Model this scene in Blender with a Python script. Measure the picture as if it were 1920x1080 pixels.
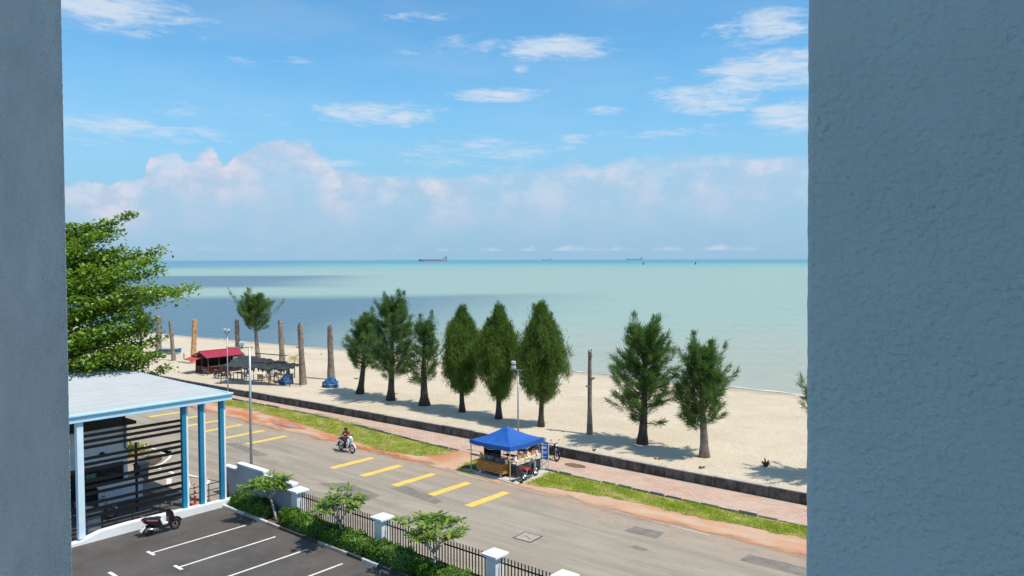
import bpy, math, random
import numpy as np
from mathutils import Vector, Matrix

for o in list(bpy.data.objects):
    bpy.data.objects.remove(o, do_unlink=True)
scn = bpy.context.scene
COL = scn.collection
R = math.radians
random.seed(7)
rng = np.random.default_rng(11)

# ------------------------------------------------------------------ camera
F = 1440.0                      # focal length in pixels of the 1920 px wide photograph
H = 12.5                        # eye height above the road
PITCH = math.atan(53 / F)
YAW = R(39.9)                   # the view turns left from the seaward +Y axis; the road runs along X
ROLL = R(0.14)
FW = Vector((-math.sin(YAW), math.cos(YAW), 0))
RT = Vector((math.cos(YAW), math.sin(YAW), 0))

cam_d = bpy.data.cameras.new('camera')
cam = bpy.data.objects.new('camera', cam_d)
COL.objects.link(cam)
cam_d.sensor_fit = 'HORIZONTAL'
cam_d.sensor_width = 36.0
cam_d.lens = 36.0 * F / 1920
cam_d.clip_start = 0.05
cam_d.clip_end = 200000
_f = (FW * math.cos(PITCH) + Vector((0, 0, -math.sin(PITCH)))).normalized()
_u = RT.cross(_f).normalized()
_r = RT * math.cos(ROLL) - _u * math.sin(ROLL)
_u2 = _u * math.cos(ROLL) + RT * math.sin(ROLL)
M = Matrix(((_r.x, _u2.x, -_f.x, 0), (_r.y, _u2.y, -_f.y, 0), (_r.z, _u2.z, -_f.z, H), (0, 0, 0, 1)))
cam.matrix_world = M
scn.camera = cam


def ray(px, py):
    x = (px - 960) / F
    y = (540 - py) / F
    x, y = x * math.cos(ROLL) + y * math.sin(ROLL), y * math.cos(ROLL) - x * math.sin(ROLL)
    c, s = math.cos(PITCH), math.sin(PITCH)
    return FW * (c + y * s) + RT * x + Vector((0, 0, -s + y * c))


def g(px, py, z=0.0):           # the point at height z seen at a pixel
    d = ray(px, py)
    return d * ((z - H) / d.z) + Vector((0, 0, H))


def onD(px, py, dep):           # the point at a given distance along the view
    d = ray(px, py)
    return d * (dep / (d.x * FW.x + d.y * FW.y)) + Vector((0, 0, H))


def onY(px, py, Y):
    d = ray(px, py)
    return d * (Y / d.y) + Vector((0, 0, H))


# ------------------------------------------------------------------ render look
scn.render.resolution_x, scn.render.resolution_y = 1024, 576
scn.view_settings.view_transform = 'Standard'
scn.view_settings.look = 'None'
scn.view_settings.gamma = 1
scn.view_settings.exposure = 0.2
scn.view_settings.use_curve_mapping = False

# ------------------------------------------------------------------ sun
SUN_EL = R(61)
SUN_AZ = Vector((0.972, 0.235))      # where the sun stands, over the ground
SUN = Vector((SUN_AZ.x * math.cos(SUN_EL), SUN_AZ.y * math.cos(SUN_EL), math.sin(SUN_EL))).normalized()
sl = bpy.data.lights.new('sun', 'SUN')
sl.energy = 4.2
sl.angle = R(0.53)
sl.color = (1.0, 0.93, 0.80)
so = bpy.data.objects.new('sun', sl)
COL.objects.link(so)
so.rotation_euler = SUN.to_track_quat('Z', 'Y').to_euler()
so.location = (0, 0, 60)


# ------------------------------------------------------------------ node helper
class S:
    """a socket with arithmetic"""
    def __init__(s, nt, sock):
        s.nt, s.k = nt, sock

    def _m(s, op, *a):
        n = s.nt.nodes.new('ShaderNodeMath')
        n.operation = op
        for i, v in enumerate((s,) + a):
            if isinstance(v, S):
                s.nt.links.new(v.k, n.inputs[i])
            else:
                n.inputs[i].default_value = v
        return S(s.nt, n.outputs[0])

    def __add__(s, o): return s._m('ADD', o)
    __radd__ = __add__
    def __sub__(s, o): return s._m('SUBTRACT', o)
    def __rsub__(s, o): return (s * -1) + o
    def __mul__(s, o): return s._m('MULTIPLY', o)
    __rmul__ = __mul__
    def __truediv__(s, o): return s._m('DIVIDE', o)
    def max(s, o): return s._m('MAXIMUM', o)
    def min(s, o): return s._m('MINIMUM', o)
    def pow(s, o): return s._m('POWER', o)
    def abs(s): return s._m('ABSOLUTE')

    def step(s, a, b, lo=0.0, hi=1.0):          # smooth step
        n = s.nt.nodes.new('ShaderNodeMapRange')
        n.interpolation_type = 'SMOOTHSTEP'
        s.nt.links.new(s.k, n.inputs[0])
        for i, v in zip((1, 2, 3, 4), (a, b, lo, hi)):
            if isinstance(v, S):
                s.nt.links.new(v.k, n.inputs[i])
            else:
                n.inputs[i].default_value = v
        return S(s.nt, n.outputs[0])


def put(nt, sock, v):
    if isinstance(v, S):
        nt.links.new(v.k, sock)
    elif isinstance(v, (tuple, list)):
        sock.default_value = tuple(v) + ((1,) if len(v) == 3 and len(sock.default_value) == 4 else ())
    else:
        sock.default_value = v


def noise(nt, vec, scale=5, detail=4, rough=.55, dist=0.0, col=False):
    n = nt.nodes.new('ShaderNodeTexNoise')
    if vec is not None:
        nt.links.new(vec.k, n.inputs['Vector'])
    n.inputs['Scale'].default_value = scale
    n.inputs['Detail'].default_value = detail
    n.inputs['Roughness'].default_value = rough
    n.inputs['Distortion'].default_value = dist
    return S(nt, n.outputs['Color' if col else 'Fac'])


def comb(nt, x, y, z):
    n = nt.nodes.new('ShaderNodeCombineXYZ')
    for i, v in enumerate((x, y, z)):
        put(nt, n.inputs[i], v)
    return S(nt, n.outputs[0])


def sep(nt, v):
    n = nt.nodes.new('ShaderNodeSeparateXYZ')
    nt.links.new(v.k, n.inputs[0])
    return [S(nt, n.outputs[i]) for i in range(3)]


def mix(nt, fac, a, b, blend='MIX'):
    n = nt.nodes.new('ShaderNodeMix')
    n.data_type = 'RGBA'
    n.blend_type = blend
    put(nt, n.inputs[0], fac)
    put(nt, n.inputs[6], a)
    put(nt, n.inputs[7], b)
    return S(nt, n.outputs[2])


def pos(nt):
    n = nt.nodes.new('ShaderNodeNewGeometry')
    return S(nt, n.outputs['Position'])


def objco(nt):
    n = nt.nodes.new('ShaderNodeTexCoord')
    return S(nt, n.outputs['Object'])


def scalev(nt, v, s):
    n = nt.nodes.new('ShaderNodeVectorMath')
    n.operation = 'MULTIPLY'
    nt.links.new(v.k, n.inputs[0])
    n.inputs[1].default_value = s
    return S(nt, n.outputs[0])


def fcurve(nt, x, pts):
    n = nt.nodes.new('ShaderNodeFloatCurve')
    c = n.mapping.curves[0]
    while len(c.points) < len(pts):
        c.points.new(0.5, 0.5)
    for p, q in zip(c.points, pts):
        p.location = q
        p.handle_type = 'AUTO_CLAMPED'
    n.mapping.update()
    nt.links.new(x.k, n.inputs['Value'])
    return S(nt, n.outputs[0])


# ------------------------------------------------------------------ world: sky with clouds
world = bpy.data.worlds.new('World')
scn.world = world
world.use_nodes = True
wt = world.node_tree
wt.nodes.clear()
sky = wt.nodes.new('ShaderNodeTexSky')
sky.sky_type = 'NISHITA'
sky.sun_disc = False
sky.sun_elevation = SUN_EL
sky.sun_rotation = math.atan2(SUN_AZ.x, SUN_AZ.y)
sky.altitude = 0
sky.air_density = 1.0
sky.dust_density = 0.35
sky.ozone_density = 2.2
tc = wt.nodes.new('ShaderNodeTexCoord')
DIR = S(wt, tc.outputs['Generated'])
dx, dy, dz = sep(wt, DIR)
AZ = dx._m('ARCTAN2', dy)                     # radians, 0 = +Y, to the left negative
EL = dz._m('ARCSINE')


def azel(px, py):
    d = ray(px, py).normalized()
    return math.atan2(d.x, d.y), math.asin(d.z)


# domain for cloud noise
def voro(vec, scale, smooth=.4):
    n = wt.nodes.new('ShaderNodeTexVoronoi')
    n.feature = 'F1'
    n.inputs['Scale'].default_value = scale
    wt.links.new(vec.k, n.inputs['Vector'])
    return S(wt, n.outputs['Distance'])


def warp(vec, scale, amt):
    c = noise(wt, vec, scale, 2, .6, 0, True)
    n = wt.nodes.new('ShaderNodeVectorMath')
    n.operation = 'MULTIPLY_ADD'
    wt.links.new(c.k, n.inputs[0])
    n.inputs[1].default_value = (amt, amt, 0)
    wt.links.new(vec.k, n.inputs[2])
    return S(wt, n.outputs[0])


cv = comb(wt, AZ, EL * 1.6, 0.0)
cvw = comb(wt, AZ + EL * .5, EL * 4.2, 3.0)
n_big = noise(wt, cv, 8, 3, .6)
n_wisp = noise(wt, warp(cvw, 9, .10), 15, 5, .64)
n_hair = noise(wt, warp(comb(wt, AZ + EL * .9, EL * 5.0, 5.0), 20, .05), 42, 4, .66)
# --- cumulus bank: a top outline over azimuth, billowed
A0, A1 = azel(120, 300)[0], azel(1512, 300)[0]
AN = (AZ - A0) / (A1 - A0)                    # 0..1 over the opening


def pxn(px):
    return (azel(px, 300)[0] - A0) / (A1 - A0)


EMAX = 0.2
top = [(120, 340), (262, 334), (282, 292), (330, 282), (350, 300), (372, 284), (398, 276), (420, 306), (440, 284), (490, 262), (530, 252), (585, 266),
       (615, 300), (680, 318), (760, 324), (860, 322), (960, 314), (1050, 306), (1075, 292), (1110, 306), (1160, 294), (1250, 286), (1400, 284), (1512, 286)]
pts = [(min(1, max(0, pxn(p))), azel(p, y)[1] / EMAX) for p, y in top]
tope = fcurve(wt, AN, pts) * EMAX
cvb = warp(comb(wt, AZ, EL * 1.25, 0.0), 24, .012)
bil = (0.5 - voro(cvb, 34)) * .65 + (noise(wt, cv, 75, 4, .6) - .5) * .7
left = AZ.step(azel(560, 300)[0], azel(760, 300)[0], 1.0, 0.0)
streak = noise(wt, comb(wt, AZ, EL * 7.0, 9.0), 14, 4, .62)
dtop = tope + bil * 0.020 * (left * .75 + .25) + (streak - .5) * .02 * (1.0 - left) - EL        # >0 inside the bank
edge = dtop.step(-0.001, (left * -.010) + .016)
fade = dtop.step(0.0, 0.11, 1.0, 0.55)
base = EL.step(0.012, 0.06, 0.35, 1.0)
inner = noise(wt, cvb, 16, 5, .62)
bank_a = edge * fade * base * n_big.step(0.28, 0.62, 0.55, 1.0) * inner.step(.3, .68, .6, 1.1) * (left * .30 + .78)
bank_a = bank_a.min(.97)
# lit upper lobes, bluish body
lobes = (bil + .42 + (inner - .5) * 1.1).step(.18, .72) * dtop.step(0.0, 0.09, 1.0, 0.12)
# --- little row of cumulus close to the horizon
rowt = 0.012 + (noise(wt, comb(wt, AZ, EL * .8, 8.0), 26, 5, .66) - 0.42) * 0.040 + (bil) * .007
row_a = (rowt - EL).step(-0.001, 0.008) * EL.step(0.010, 0.0135) * AZ.step(azel(760, 450)[0], azel(900, 450)[0], 0.22, 0.75)
# --- high wisps: streaks and torn patches
wl = [(190, 14, 170, 50, 1.0), (350, 38, 70, 18, .55), (384, 74, 30, 10, .45), (452, 116, 46, 13, .5), (215, 244, 250, 36, .66), (712, 214, 165, 30, .88),
      (780, 33, 95, 16, .6), (755, 98, 40, 12, .5), (875, 88, 95, 28, .72), (1040, 90, 150, 30, 1.0), (978, 127, 22, 12, .7), (935, 177, 125, 18, 1.0),
      (1430, 52, 120, 46, .85), (1330, 182, 140, 42, .95), (1440, 132, 150, 46, 1.0), (1480, 218, 95, 40, .95), (1240, 150, 32, 12, .6),
      (1060, 258, 80, 18, .6), (900, 285, 260, 44, .55), (1140, 208, 60, 14, .5), (545, 116, 60, 12, .4), (640, 305, 90, 12, .6), (430, 215, 200, 40, .34), (1250, 250, 200, 30, .4)]
dens = None
for px, py, w, h, a in wl:
    az0, el0 = azel(px, py)
    u = (AZ - az0) * (F / w)
    v = (EL - el0) * (F / h)
    e = (1.0 - (u * u + v * v)).max(0.0) * a
    dens = e if dens is None else dens.max(e)
wisp_a = ((dens * 1.15 + (n_wisp - 0.5) * 2.3 + (n_hair - .5) * 1.1 - 0.30).step(0.0, 1.05) * dens.step(0.0, 0.30)) * 0.90
n_low = noise(wt, cvw, 3.2, 5, .6)
scat = (n_low - 0.47).step(0.0, 0.16) * EL.step(0.38, 0.55) * 0.85  # unseen cloud overhead, coverage raised to whiten the blue ambient light
veil = (n_low - .42).step(0.0, .3) * EL.step(.06, .14) * .14
hazew = EL.step(0.0, 0.28, 0.92, 0.0)

skyc = S(wt, sky.outputs[0])
skyc = mix(wt, 1.0, skyc, (0.65, 1.16, 1.31), 'MULTIPLY')
c1 = mix(wt, hazew, skyc, (2.25, 3.85, 5.5))
c1 = mix(wt, veil, c1, (4.6, 5.4, 6.4))
body = mix(wt, lobes, (3.75, 4.6, 5.85), (6.0, 5.7, 6.35))
c2 = mix(wt, bank_a, c1, body)
c3 = mix(wt, row_a, c2, (4.6, 5.2, 6.3))
c4 = mix(wt, wisp_a.max(scat), c3, (4.95, 5.7, 6.6))
bg = wt.nodes.new('ShaderNodeBackground')
bg.inputs['Strength'].default_value = 0.115
wt.links.new(c4.k, bg.inputs['Color'])
wo = wt.nodes.new('ShaderNodeOutputWorld')
wt.links.new(bg.outputs[0], wo.inputs[0])

# ------------------------------------------------------------------ materials
MAT = {}


def newmat(name):
    m = bpy.data.materials.new(name)
    m.use_nodes = True
    nt = m.node_tree
    nt.nodes.clear()
    out = nt.nodes.new('ShaderNodeOutputMaterial')
    p = nt.nodes.new('ShaderNodeBsdfPrincipled')
    nt.links.new(p.outputs[0], out.inputs[0])
    MAT[name] = m
    return m, nt, p, out


def bump(nt, p, h, dist, strength=1.0):
    b = nt.nodes.new('ShaderNodeBump')
    b.inputs['Distance'].default_value = dist
    b.inputs['Strength'].default_value = strength
    nt.links.new(h.k, b.inputs['Height'])
    nt.links.new(b.outputs[0], p.inputs['Normal'])


def simple(name, col, rough=.5, var=.12, sc=6, metal=0, bd=0.0, bs=40, spec=.5, dirt=None):
    m, nt, p, out = newmat(name)
    v = pos(nt)
    n = noise(nt, v, sc, 5, .6)
    lo = tuple(c * (1 - var) for c in col)
    hi = tuple(min(1, c * (1 + var)) for c in col)
    c = mix(nt, n.step(.3, .7), lo, hi)
    if dirt:
        c = mix(nt, noise(nt, v, sc * 2.7, 6, .7).step(.52, .75) * dirt[1], c, dirt[0])
    put(nt, p.inputs['Base Color'], c)
    p.inputs['Roughness'].default_value = rough
    p.inputs['Metallic'].default_value = metal
    p.inputs['Specular IOR Level'].default_value = spec
    if bd:
        bump(nt, p, noise(nt, v, bs, 4, .6), bd)
    return m


def leafmat(name, a, b, c, trans=.3, rough=.5, spec=.35):
    m, nt, p, out = newmat(name)
    ge = nt.nodes.new('ShaderNodeNewGeometry')
    r = S(nt, ge.outputs['Random Per Island'])
    col = mix(nt, r.step(0, .5), a, b)
    col = mix(nt, r.step(.6, 1.0), col, c)
    n = noise(nt, pos(nt), 2.1, 3, .6)
    col = mix(nt, n.step(.38, .62, .0, .8), col, mix(nt, 1.0, col, (1.35, 1.2, .75), 'MULTIPLY'))
    put(nt, p.inputs['Base Color'], col)
    p.inputs['Roughness'].default_value = rough
    p.inputs['Specular IOR Level'].default_value = spec
    t = nt.nodes.new('ShaderNodeBsdfTranslucent')
    put(nt, t.inputs['Color'], mix(nt, 1.0, col, (1.5, 1.6, .7), 'MULTIPLY'))
    ms = nt.nodes.new('ShaderNodeMixShader')
    ms.inputs[0].default_value = trans
    nt.links.new(p.outputs[0], ms.inputs[1])
    nt.links.new(t.outputs[0], ms.inputs[2])
    nt.links.new(ms.outputs[0], out.inputs[0])
    return m


# stucco of the window opening
def stucco(name, col, sc, dist):
    m, nt, p, out = newmat(name)
    v = pos(nt)
    n1 = noise(nt, v, sc, 2, .45)
    n2 = noise(nt, v, sc * 3.1, 3, .6)
    n3 = noise(nt, v, 3.0, 3, .5)
    put(nt, p.inputs['Base Color'], mix(nt, n3.step(.3, .7), tuple(c * .94 for c in col), tuple(c * 1.05 for c in col)))
    p.inputs['Roughness'].default_value = .55
    p.inputs['Specular IOR Level'].default_value = .35
    big = noise(nt, v, 9, 4, .55)
    bump(nt, p, n1 * (big.step(.3, .7, .7, 1.3)) + n2 * .22, dist, 1.0)
    return m


stucco('stucco_paint', (0.43, 0.575, 0.645), 125, .0060)
stucco('stucco_paint_worn', (0.42, 0.525, 0.58), 95, .0200)

# car park asphalt
m, nt, p, out = newmat('lot_asphalt')
v = pos(nt)
x_, y_, z_ = sep(nt, v)
c = mix(nt, noise(nt, v, .55, 5, .6).step(.3, .7), (.064, .055, .049), (.096, .083, .075))
c = mix(nt, noise(nt, v, 2.1, 6, .7).step(.52, .76) * .6, c, (.15, .130, .118))
c = mix(nt, noise(nt, v, .9, 5, .7).step(.56, .70) * .7, c, (.045, .040, .037))
c = mix(nt, noise(nt, v, 120, 2, .7).step(.45, .8) * .35, c, (.16, .145, .14))
put(nt, p.inputs['Base Color'], c)
p.inputs['Roughness'].default_value = .85
bump(nt, p, noise(nt, v, 160, 3, .6), .006)

# public road: old pale dusty asphalt with long streaks of traffic wear
m, nt, p, out = newmat('road_asphalt')
v = pos(nt)
x_, y_, z_ = sep(nt, v)
st = noise(nt, comb(nt, x_ * .09, y_ * 1.0, 0.0), 1.3, 6, .68, .6)
bl = noise(nt, comb(nt, x_ * .35, y_ * .8, 1.0), .5, 5, .62)
c = mix(nt, st.step(.28, .7), (.255, .217, .172), (.365, .312, .248))
c = mix(nt, bl.step(.52, .72) * .6, c, (.215, .19, .16))
c = mix(nt, y_.step(29.0, 32.4) * noise(nt, v, .9, 5, .65).step(.3, .62) * .75, c, (.40, .29, .215))
c = mix(nt, noise(nt, v, 3.2, 6, .72).step(.6, .78) * .45, c, (.15, .137, .122))
crack = (noise(nt, v, .55, 6, .6, .8) - .5).abs().step(.0, .007, 1, 0) * bl.step(.35, .6)
c = mix(nt, crack * .4, c, (.09, .08, .075))
c = mix(nt, noise(nt, v, 90, 2, .7).step(.5, .8) * .3, c, (.42, .39, .35))
put(nt, p.inputs['Base Color'], c)
p.inputs['Roughness'].default_value = .8
p.inputs['Specular IOR Level'].default_value = .3
bump(nt, p, noise(nt, v, 130, 3, .6), .005)

simple('patch_asphalt', (.20, .175, .152), .85, .18, 2.0, bd=.004, bs=140, spec=.3, dirt=((.26, .235, .21), .6))

# red laterite and dust of the shoulder, worn through to dusty asphalt at its edges
m, nt, p, out = newmat('laterite')
v = pos(nt)
x_, y_, z_ = sep(nt, v)
n1 = noise(nt, v, .45, 6, .62, .3)
n2 = noise(nt, v, 3.5, 5, .65)
red = noise(nt, comb(nt, x_ * .35, y_, 0.0), .7, 5, .6).step(.36, .6)
c = mix(nt, n1.step(.3, .7), (.50, .335, .235), (.55, .41, .30))
zone = x_.step(-35.5, -32.0, 1.0, .25)
c = mix(nt, red * zone, c, mix(nt, n2.step(.3, .7), (.42, .145, .06), (.52, .22, .105)))
c = mix(nt, (red * x_.step(-21.5, -19.5)) * .55, c, (.50, .22, .115))
c = mix(nt, noise(nt, v, 14, 4, .7).step(.58, .8) * .4, c, (.30, .16, .10))
put(nt, p.inputs['Base Color'], c)
p.inputs['Roughness'].default_value = .95
p.inputs['Specular IOR Level'].default_value = .15
bump(nt, p, n2 + noise(nt, v, 25, 4, .6) * .4, .03)
al = (y_ + (noise(nt, comb(nt, x_ * .5, y_, 0.0), .8, 6, .66) - .5) * 2.6).step(31.9, 32.75)
tr = nt.nodes.new('ShaderNodeBsdfTransparent')
ms = nt.nodes.new('ShaderNodeMixShader')
nt.links.new(al.k, ms.inputs[0])
nt.links.new(tr.outputs[0], ms.inputs[1])
nt.links.new(p.outputs[0], ms.inputs[2])
nt.links.new(ms.outputs[0], out.inputs[0])

# red brown clay pavers, dusty
m, nt, p, out = newmat('clay_pavers')
v = pos(nt)
x_, y_, z_ = sep(nt, v)
b = nt.nodes.new('ShaderNodeTexBrick')
nt.links.new(v.k, b.inputs['Vector'])
b.inputs['Scale'].default_value = 1.0
b.inputs['Brick Width'].default_value = .42
b.inputs['Row Height'].default_value = .21
b.inputs['Mortar Size'].default_value = .018
b.inputs['Mortar Smooth'].default_value = .3
b.inputs['Color1'].default_value = (.56, .39, .31, 1)
b.inputs['Color2'].default_value = (.46, .30, .24, 1)
b.inputs['Mortar'].default_value = (.36, .25, .20, 1)
c = S(nt, b.outputs[0])
c = mix(nt, noise(nt, v, .5, 5, .65).step(.3, .7) * .55, c, (.60, .46, .365))
c = mix(nt, noise(nt, comb(nt, x_ * .4, y_, 2.0), 1.6, 5, .65).step(.5, .75) * .45, c, (.40, .26, .205))
put(nt, p.inputs['Base Color'], c)
p.inputs['Roughness'].default_value = .9
p.inputs['Specular IOR Level'].default_value = .2
bump(nt, p, S(nt, b.outputs['Fac']) * -1.0 + noise(nt, v, 9, 3, .6), .012)

# sand, damp near the water line (a height above the water, not a place in the picture)
m, nt, p, out = newmat('sand')
v = pos(nt)
x_, y_, z_ = sep(nt, v)
n1 = noise(nt, v, .16, 6, .6)
n2 = noise(nt, v, 1.1, 6, .68)
c = mix(nt, n1.step(.3, .7), (.53, .44, .325), (.60, .51, .39))
c = mix(nt, n2.step(.45, .75) * .35, c, (.43, .355, .27))
trk = noise(nt, comb(nt, x_ * .25, y_ * 1.1, 4.0), .9, 6, .7)
c = mix(nt, trk.step(.55, .72) * .4, c, (.42, .35, .265))
c = mix(nt, noise(nt, v, 7, 4, .7).step(.66, .8) * .35, c, (.30, .24, .18))
c = mix(nt, z_.step(-.50, -.26, 1, 0) * .8, c, (.37, .30, .225))
put(nt, p.inputs['Base Color'], c)
put(nt, p.inputs['Roughness'], z_.step(-.5, -.4, .35, .95))
p.inputs['Specular IOR Level'].default_value = .2
bump(nt, p, noise(nt, v, 1.6, 5, .7) * .9 + noise(nt, v, 5, 4, .65) * .5, .14)

# sea: milky green shallows, darker blue grey bands to the left
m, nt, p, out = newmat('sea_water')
v = pos(nt)
x_, y_, z_ = sep(nt, v)
s_ = x_ * FW.x + y_ * FW.y          # distance out to sea along one fixed compass direction
t_ = x_ * RT.x + y_ * RT.y
wob = (noise(nt, v, .006, 4, .6) - .5)
wob2 = (noise(nt, v, .02, 5, .6) - .5)
shal, green = (.36, .375, .30), (.295, .39, .325)
c = mix(nt, (s_ + wob2 * 60).step(70, 190), shal, green)
c = mix(nt, (s_ + wob * 500).step(600, 1700), c, (.22, .37, .335))
c = mix(nt, (s_ + wob * 500).step(1250, 3600), c, (.075, .26, .32))
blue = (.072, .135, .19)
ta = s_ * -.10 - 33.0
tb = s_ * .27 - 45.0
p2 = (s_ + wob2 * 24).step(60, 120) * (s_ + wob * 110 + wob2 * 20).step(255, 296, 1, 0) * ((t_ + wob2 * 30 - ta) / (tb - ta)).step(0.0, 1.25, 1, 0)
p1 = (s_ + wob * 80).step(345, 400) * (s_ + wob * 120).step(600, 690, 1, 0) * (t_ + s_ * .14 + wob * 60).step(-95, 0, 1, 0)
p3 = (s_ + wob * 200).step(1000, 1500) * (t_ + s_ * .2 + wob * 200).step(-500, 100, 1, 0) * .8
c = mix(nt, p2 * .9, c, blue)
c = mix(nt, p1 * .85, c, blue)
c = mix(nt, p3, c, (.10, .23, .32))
rip = noise(nt, comb(nt, t_ * .035, s_ * .30, 2.0), 1.0, 5, .6)
c = mix(nt, rip.step(.35, .68) * .28, c, mix(nt, 1.0, c, (.72, .80, .86), 'MULTIPLY'))  # ripple shading put into the water colour as darker streaks
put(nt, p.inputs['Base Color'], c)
p.inputs['Roughness'].default_value = .3
p.inputs['IOR'].default_value = 1.33
p.inputs['Specular IOR Level'].default_value = .16
wv = noise(nt, comb(nt, (x_ * .4 + y_ * .9) * 1.0, (x_ * .9 - y_ * .4) * .28, 0.0), 1.1, 5, .6) + noise(nt, v, .12, 3, .5) * 1.5
bump(nt, p, wv, .35, 1.0)

simple('foam', (.60, .575, .51), .8, .12, 3)
simple('marking_white', (.70, .69, .66), .7, .08, 2, dirt=((.25, .235, .22), .8))
simple('marking_faded', (.50, .44, .37), .8, .12, 2, dirt=((.34, .28, .22), .9))
simple('marking_yellow', (.74, .50, .095), .7, .08, 2, dirt=((.38, .31, .20), .85))
simple('grass_soil', (.30, .27, .09), .95, .3, 1.3, bd=.03, bs=12, spec=.1, dirt=((.46, .31, .18), .9))
leafmat('grass_blades', (.20, .30, .035), (.30, .40, .055), (.42, .44, .11), .35, .6)
# mildewed concrete of the sea wall
m, nt, p, out = newmat('mildew_concrete')
v = pos(nt)
x_, y_, z_ = sep(nt, v)
n1 = noise(nt, comb(nt, x_ * 1.4, y_, z_ * .8), 1.6, 6, .68)
c = mix(nt, n1.step(.36, .66), (.045, .042, .038), (.15, .135, .12))
c = mix(nt, noise(nt, v, 6, 5, .7).step(.60, .78) * .7, c, (.34, .31, .27))
put(nt, p.inputs['Base Color'], c)
p.inputs['Roughness'].default_value = .95
bump(nt, p, noise(nt, v, 20, 4, .6), .02)
simple('wall_coping', (.45, .41, .35), .9, .16, 1.5, bd=.01, bs=20, dirt=((.17, .15, .13), .5))
simple('kerb_concrete', (.38, .35, .31), .9, .2, 2, bd=.008, bs=30, dirt=((.10, .09, .08), .6))
simple('drain_dark', (.035, .033, .03), .9, .3, 3)
simple('white_masonry', (.70, .715, .73), .75, .05, 1.2, bd=.002, bs=60, dirt=((.42, .42, .42), .35))
simple('grey_masonry', (.40, .44, .48), .8, .06, 1.2, bd=.002, bs=60, dirt=((.28, .29, .30), .35))
simple('kerb_black', (.045, .045, .047), .8, .2, 3, dirt=((.2, .19, .18), .4))
simple('kerb_white', (.62, .61, .58), .8, .1, 3, dirt=((.25, .24, .22), .5))
simple('soil', (.09, .062, .04), .95, .3, 3, bd=.03, bs=14)
simple('black_steel', (.014, .014, .016), .45, .2, 4)
simple('dark_louvre', (.009, .009, .010), .8, .2, 4, spec=.15)
simple('roof_metal', (.435, .45, .465), .5, .04, .8, spec=.4, dirt=((.48, .48, .48), .3))
simple('pale_blue_paint', (.42, .68, .82), .5, .05, 2, dirt=((.34, .52, .62), .4))
simple('pale_white_paint', (.60, .74, .82), .5, .05, 2, dirt=((.42, .55, .62), .4))
simple('blue_paint', (.008, .19, .33), .5, .08, 2)
simple('white_paint', (.74, .75, .76), .55, .05, 2, dirt=((.5, .5, .5), .3))
simple('dark_roofing', (.030, .028, .027), .9, .25, 2)
simple('dark_glass', (.012, .018, .018), .12, .3, 3)
simple('interior_black', (.012, .012, .012), .7, .2, 3)
simple('green_reflection', (.10, .22, .17), .4, .3, 9)
simple('galvanised', (.40, .42, .44), .42, .1, 3, metal=.6)
simple('lamp_grey', (.55, .56, .58), .4, .1, 6)
simple('lamp_glass', (.70, .73, .76), .15, .1, 6)
simple('bark_grey', (.23, .185, .15), .95, .32, 3.5, bd=.05, bs=9, dirt=((.10, .075, .055), .7))
simple('bark_orange', (.50, .27, .13), .95, .22, 3.5, bd=.05, bs=9, dirt=((.30, .15, .08), .7))
simple('bark_dark', (.075, .055, .043), .95, .35, 4, bd=.05, bs=10, dirt=((.16, .12, .09), .6))
simple('sawn_wood', (.48, .36, .24), .9, .2, 6)
simple('bark_pale', (.36, .34, .30), .9, .2, 6, bd=.01, bs=30)
leafmat('needles_green', (.055, .122, .045), (.082, .160, .052), (.125, .205, .052), .30, .6)
leafmat('needles_blue', (.058, .12, .058), (.085, .165, .068), (.125, .21, .068), .30, .6)
leafmat('needles_olive', (.055, .115, .026), (.085, .158, .028), (.135, .205, .032), .30, .6)
leafmat('almond_leaves', (.055, .125, .013), (.115, .22, .018), (.23, .32, .03), .34, .4, .5)
leafmat('hedge_leaves', (.035, .10, .012), (.08, .18, .018), (.17, .28, .035), .3, .4, .5)
leafmat('frangipani_leaves', (.07, .15, .022), (.14, .23, .035), (.27, .35, .08), .28, .35, .5)
leafmat('palm_leaves', (.24, .25, .03), (.36, .32, .05), (.44, .38, .10), .3, .5)
simple('canopy_blue', (.011, .092, .375), .6, .12, 2.5, bd=.035, bs=4)
simple('tarp_blue', (.012, .085, .24), .6, .3, 4, bd=.06, bs=5, dirt=((.10, .25, .42), .5))
simple('net_dark', (.032, .040, .042), .8, .3, 3, bd=.05, bs=4, dirt=((.07, .09, .09), .5))
simple('red_roofing', (.34, .022, .045), .45, .14, 3)
simple('red_wall', (.115, .012, .014), .7, .2, 3)
simple('red_awning', (.50, .06, .05), .6, .1, 4)
simple('wood_orange', (.58, .255, .055), .6, .16, 5, dirt=((.34, .14, .03), .5))
simple('tent_leg_metal', (.62, .50, .27), .45, .1, 5, metal=.2)
simple('tent_leg_white', (.62, .62, .60), .45, .1, 5)
simple('rubber', (.016, .016, .017), .75, .2, 9)
simple('metal_chrome', (.55, .56, .58), .25, .1, 9, metal=.9)
simple('metal_dark', (.03, .03, .033), .4, .2, 9, metal=.4)
simple('seat_vinyl', (.015, .015, .016), .5, .2, 9)
simple('paint_white_gloss', (.74, .76, .77), .25, .03, 9)
simple('paint_maroon', (.014, .004, .006), .25, .1, 9)
simple('paint_pink', (.24, .11, .15), .3, .1, 9)
simple('paint_red', (.42, .02, .035), .25, .1, 9)
simple('paint_black', (.012, .012, .014), .2, .1, 9)
simple('paint_silver', (.42, .44, .45), .3, .1, 9, metal=.5)
simple('lens_red', (.5, .02, .015), .2, .1, 9)
simple('lens_amber', (.7, .28, .03), .2, .1, 9)
simple('shirt_maroon', (.16, .012, .028), .9, .2, 12, bd=.01, bs=30)
simple('trousers_dark', (.022, .022, .028), .9, .2, 12, bd=.01, bs=30)
simple('skin', (.34, .185, .115), .6, .08, 12)
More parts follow.
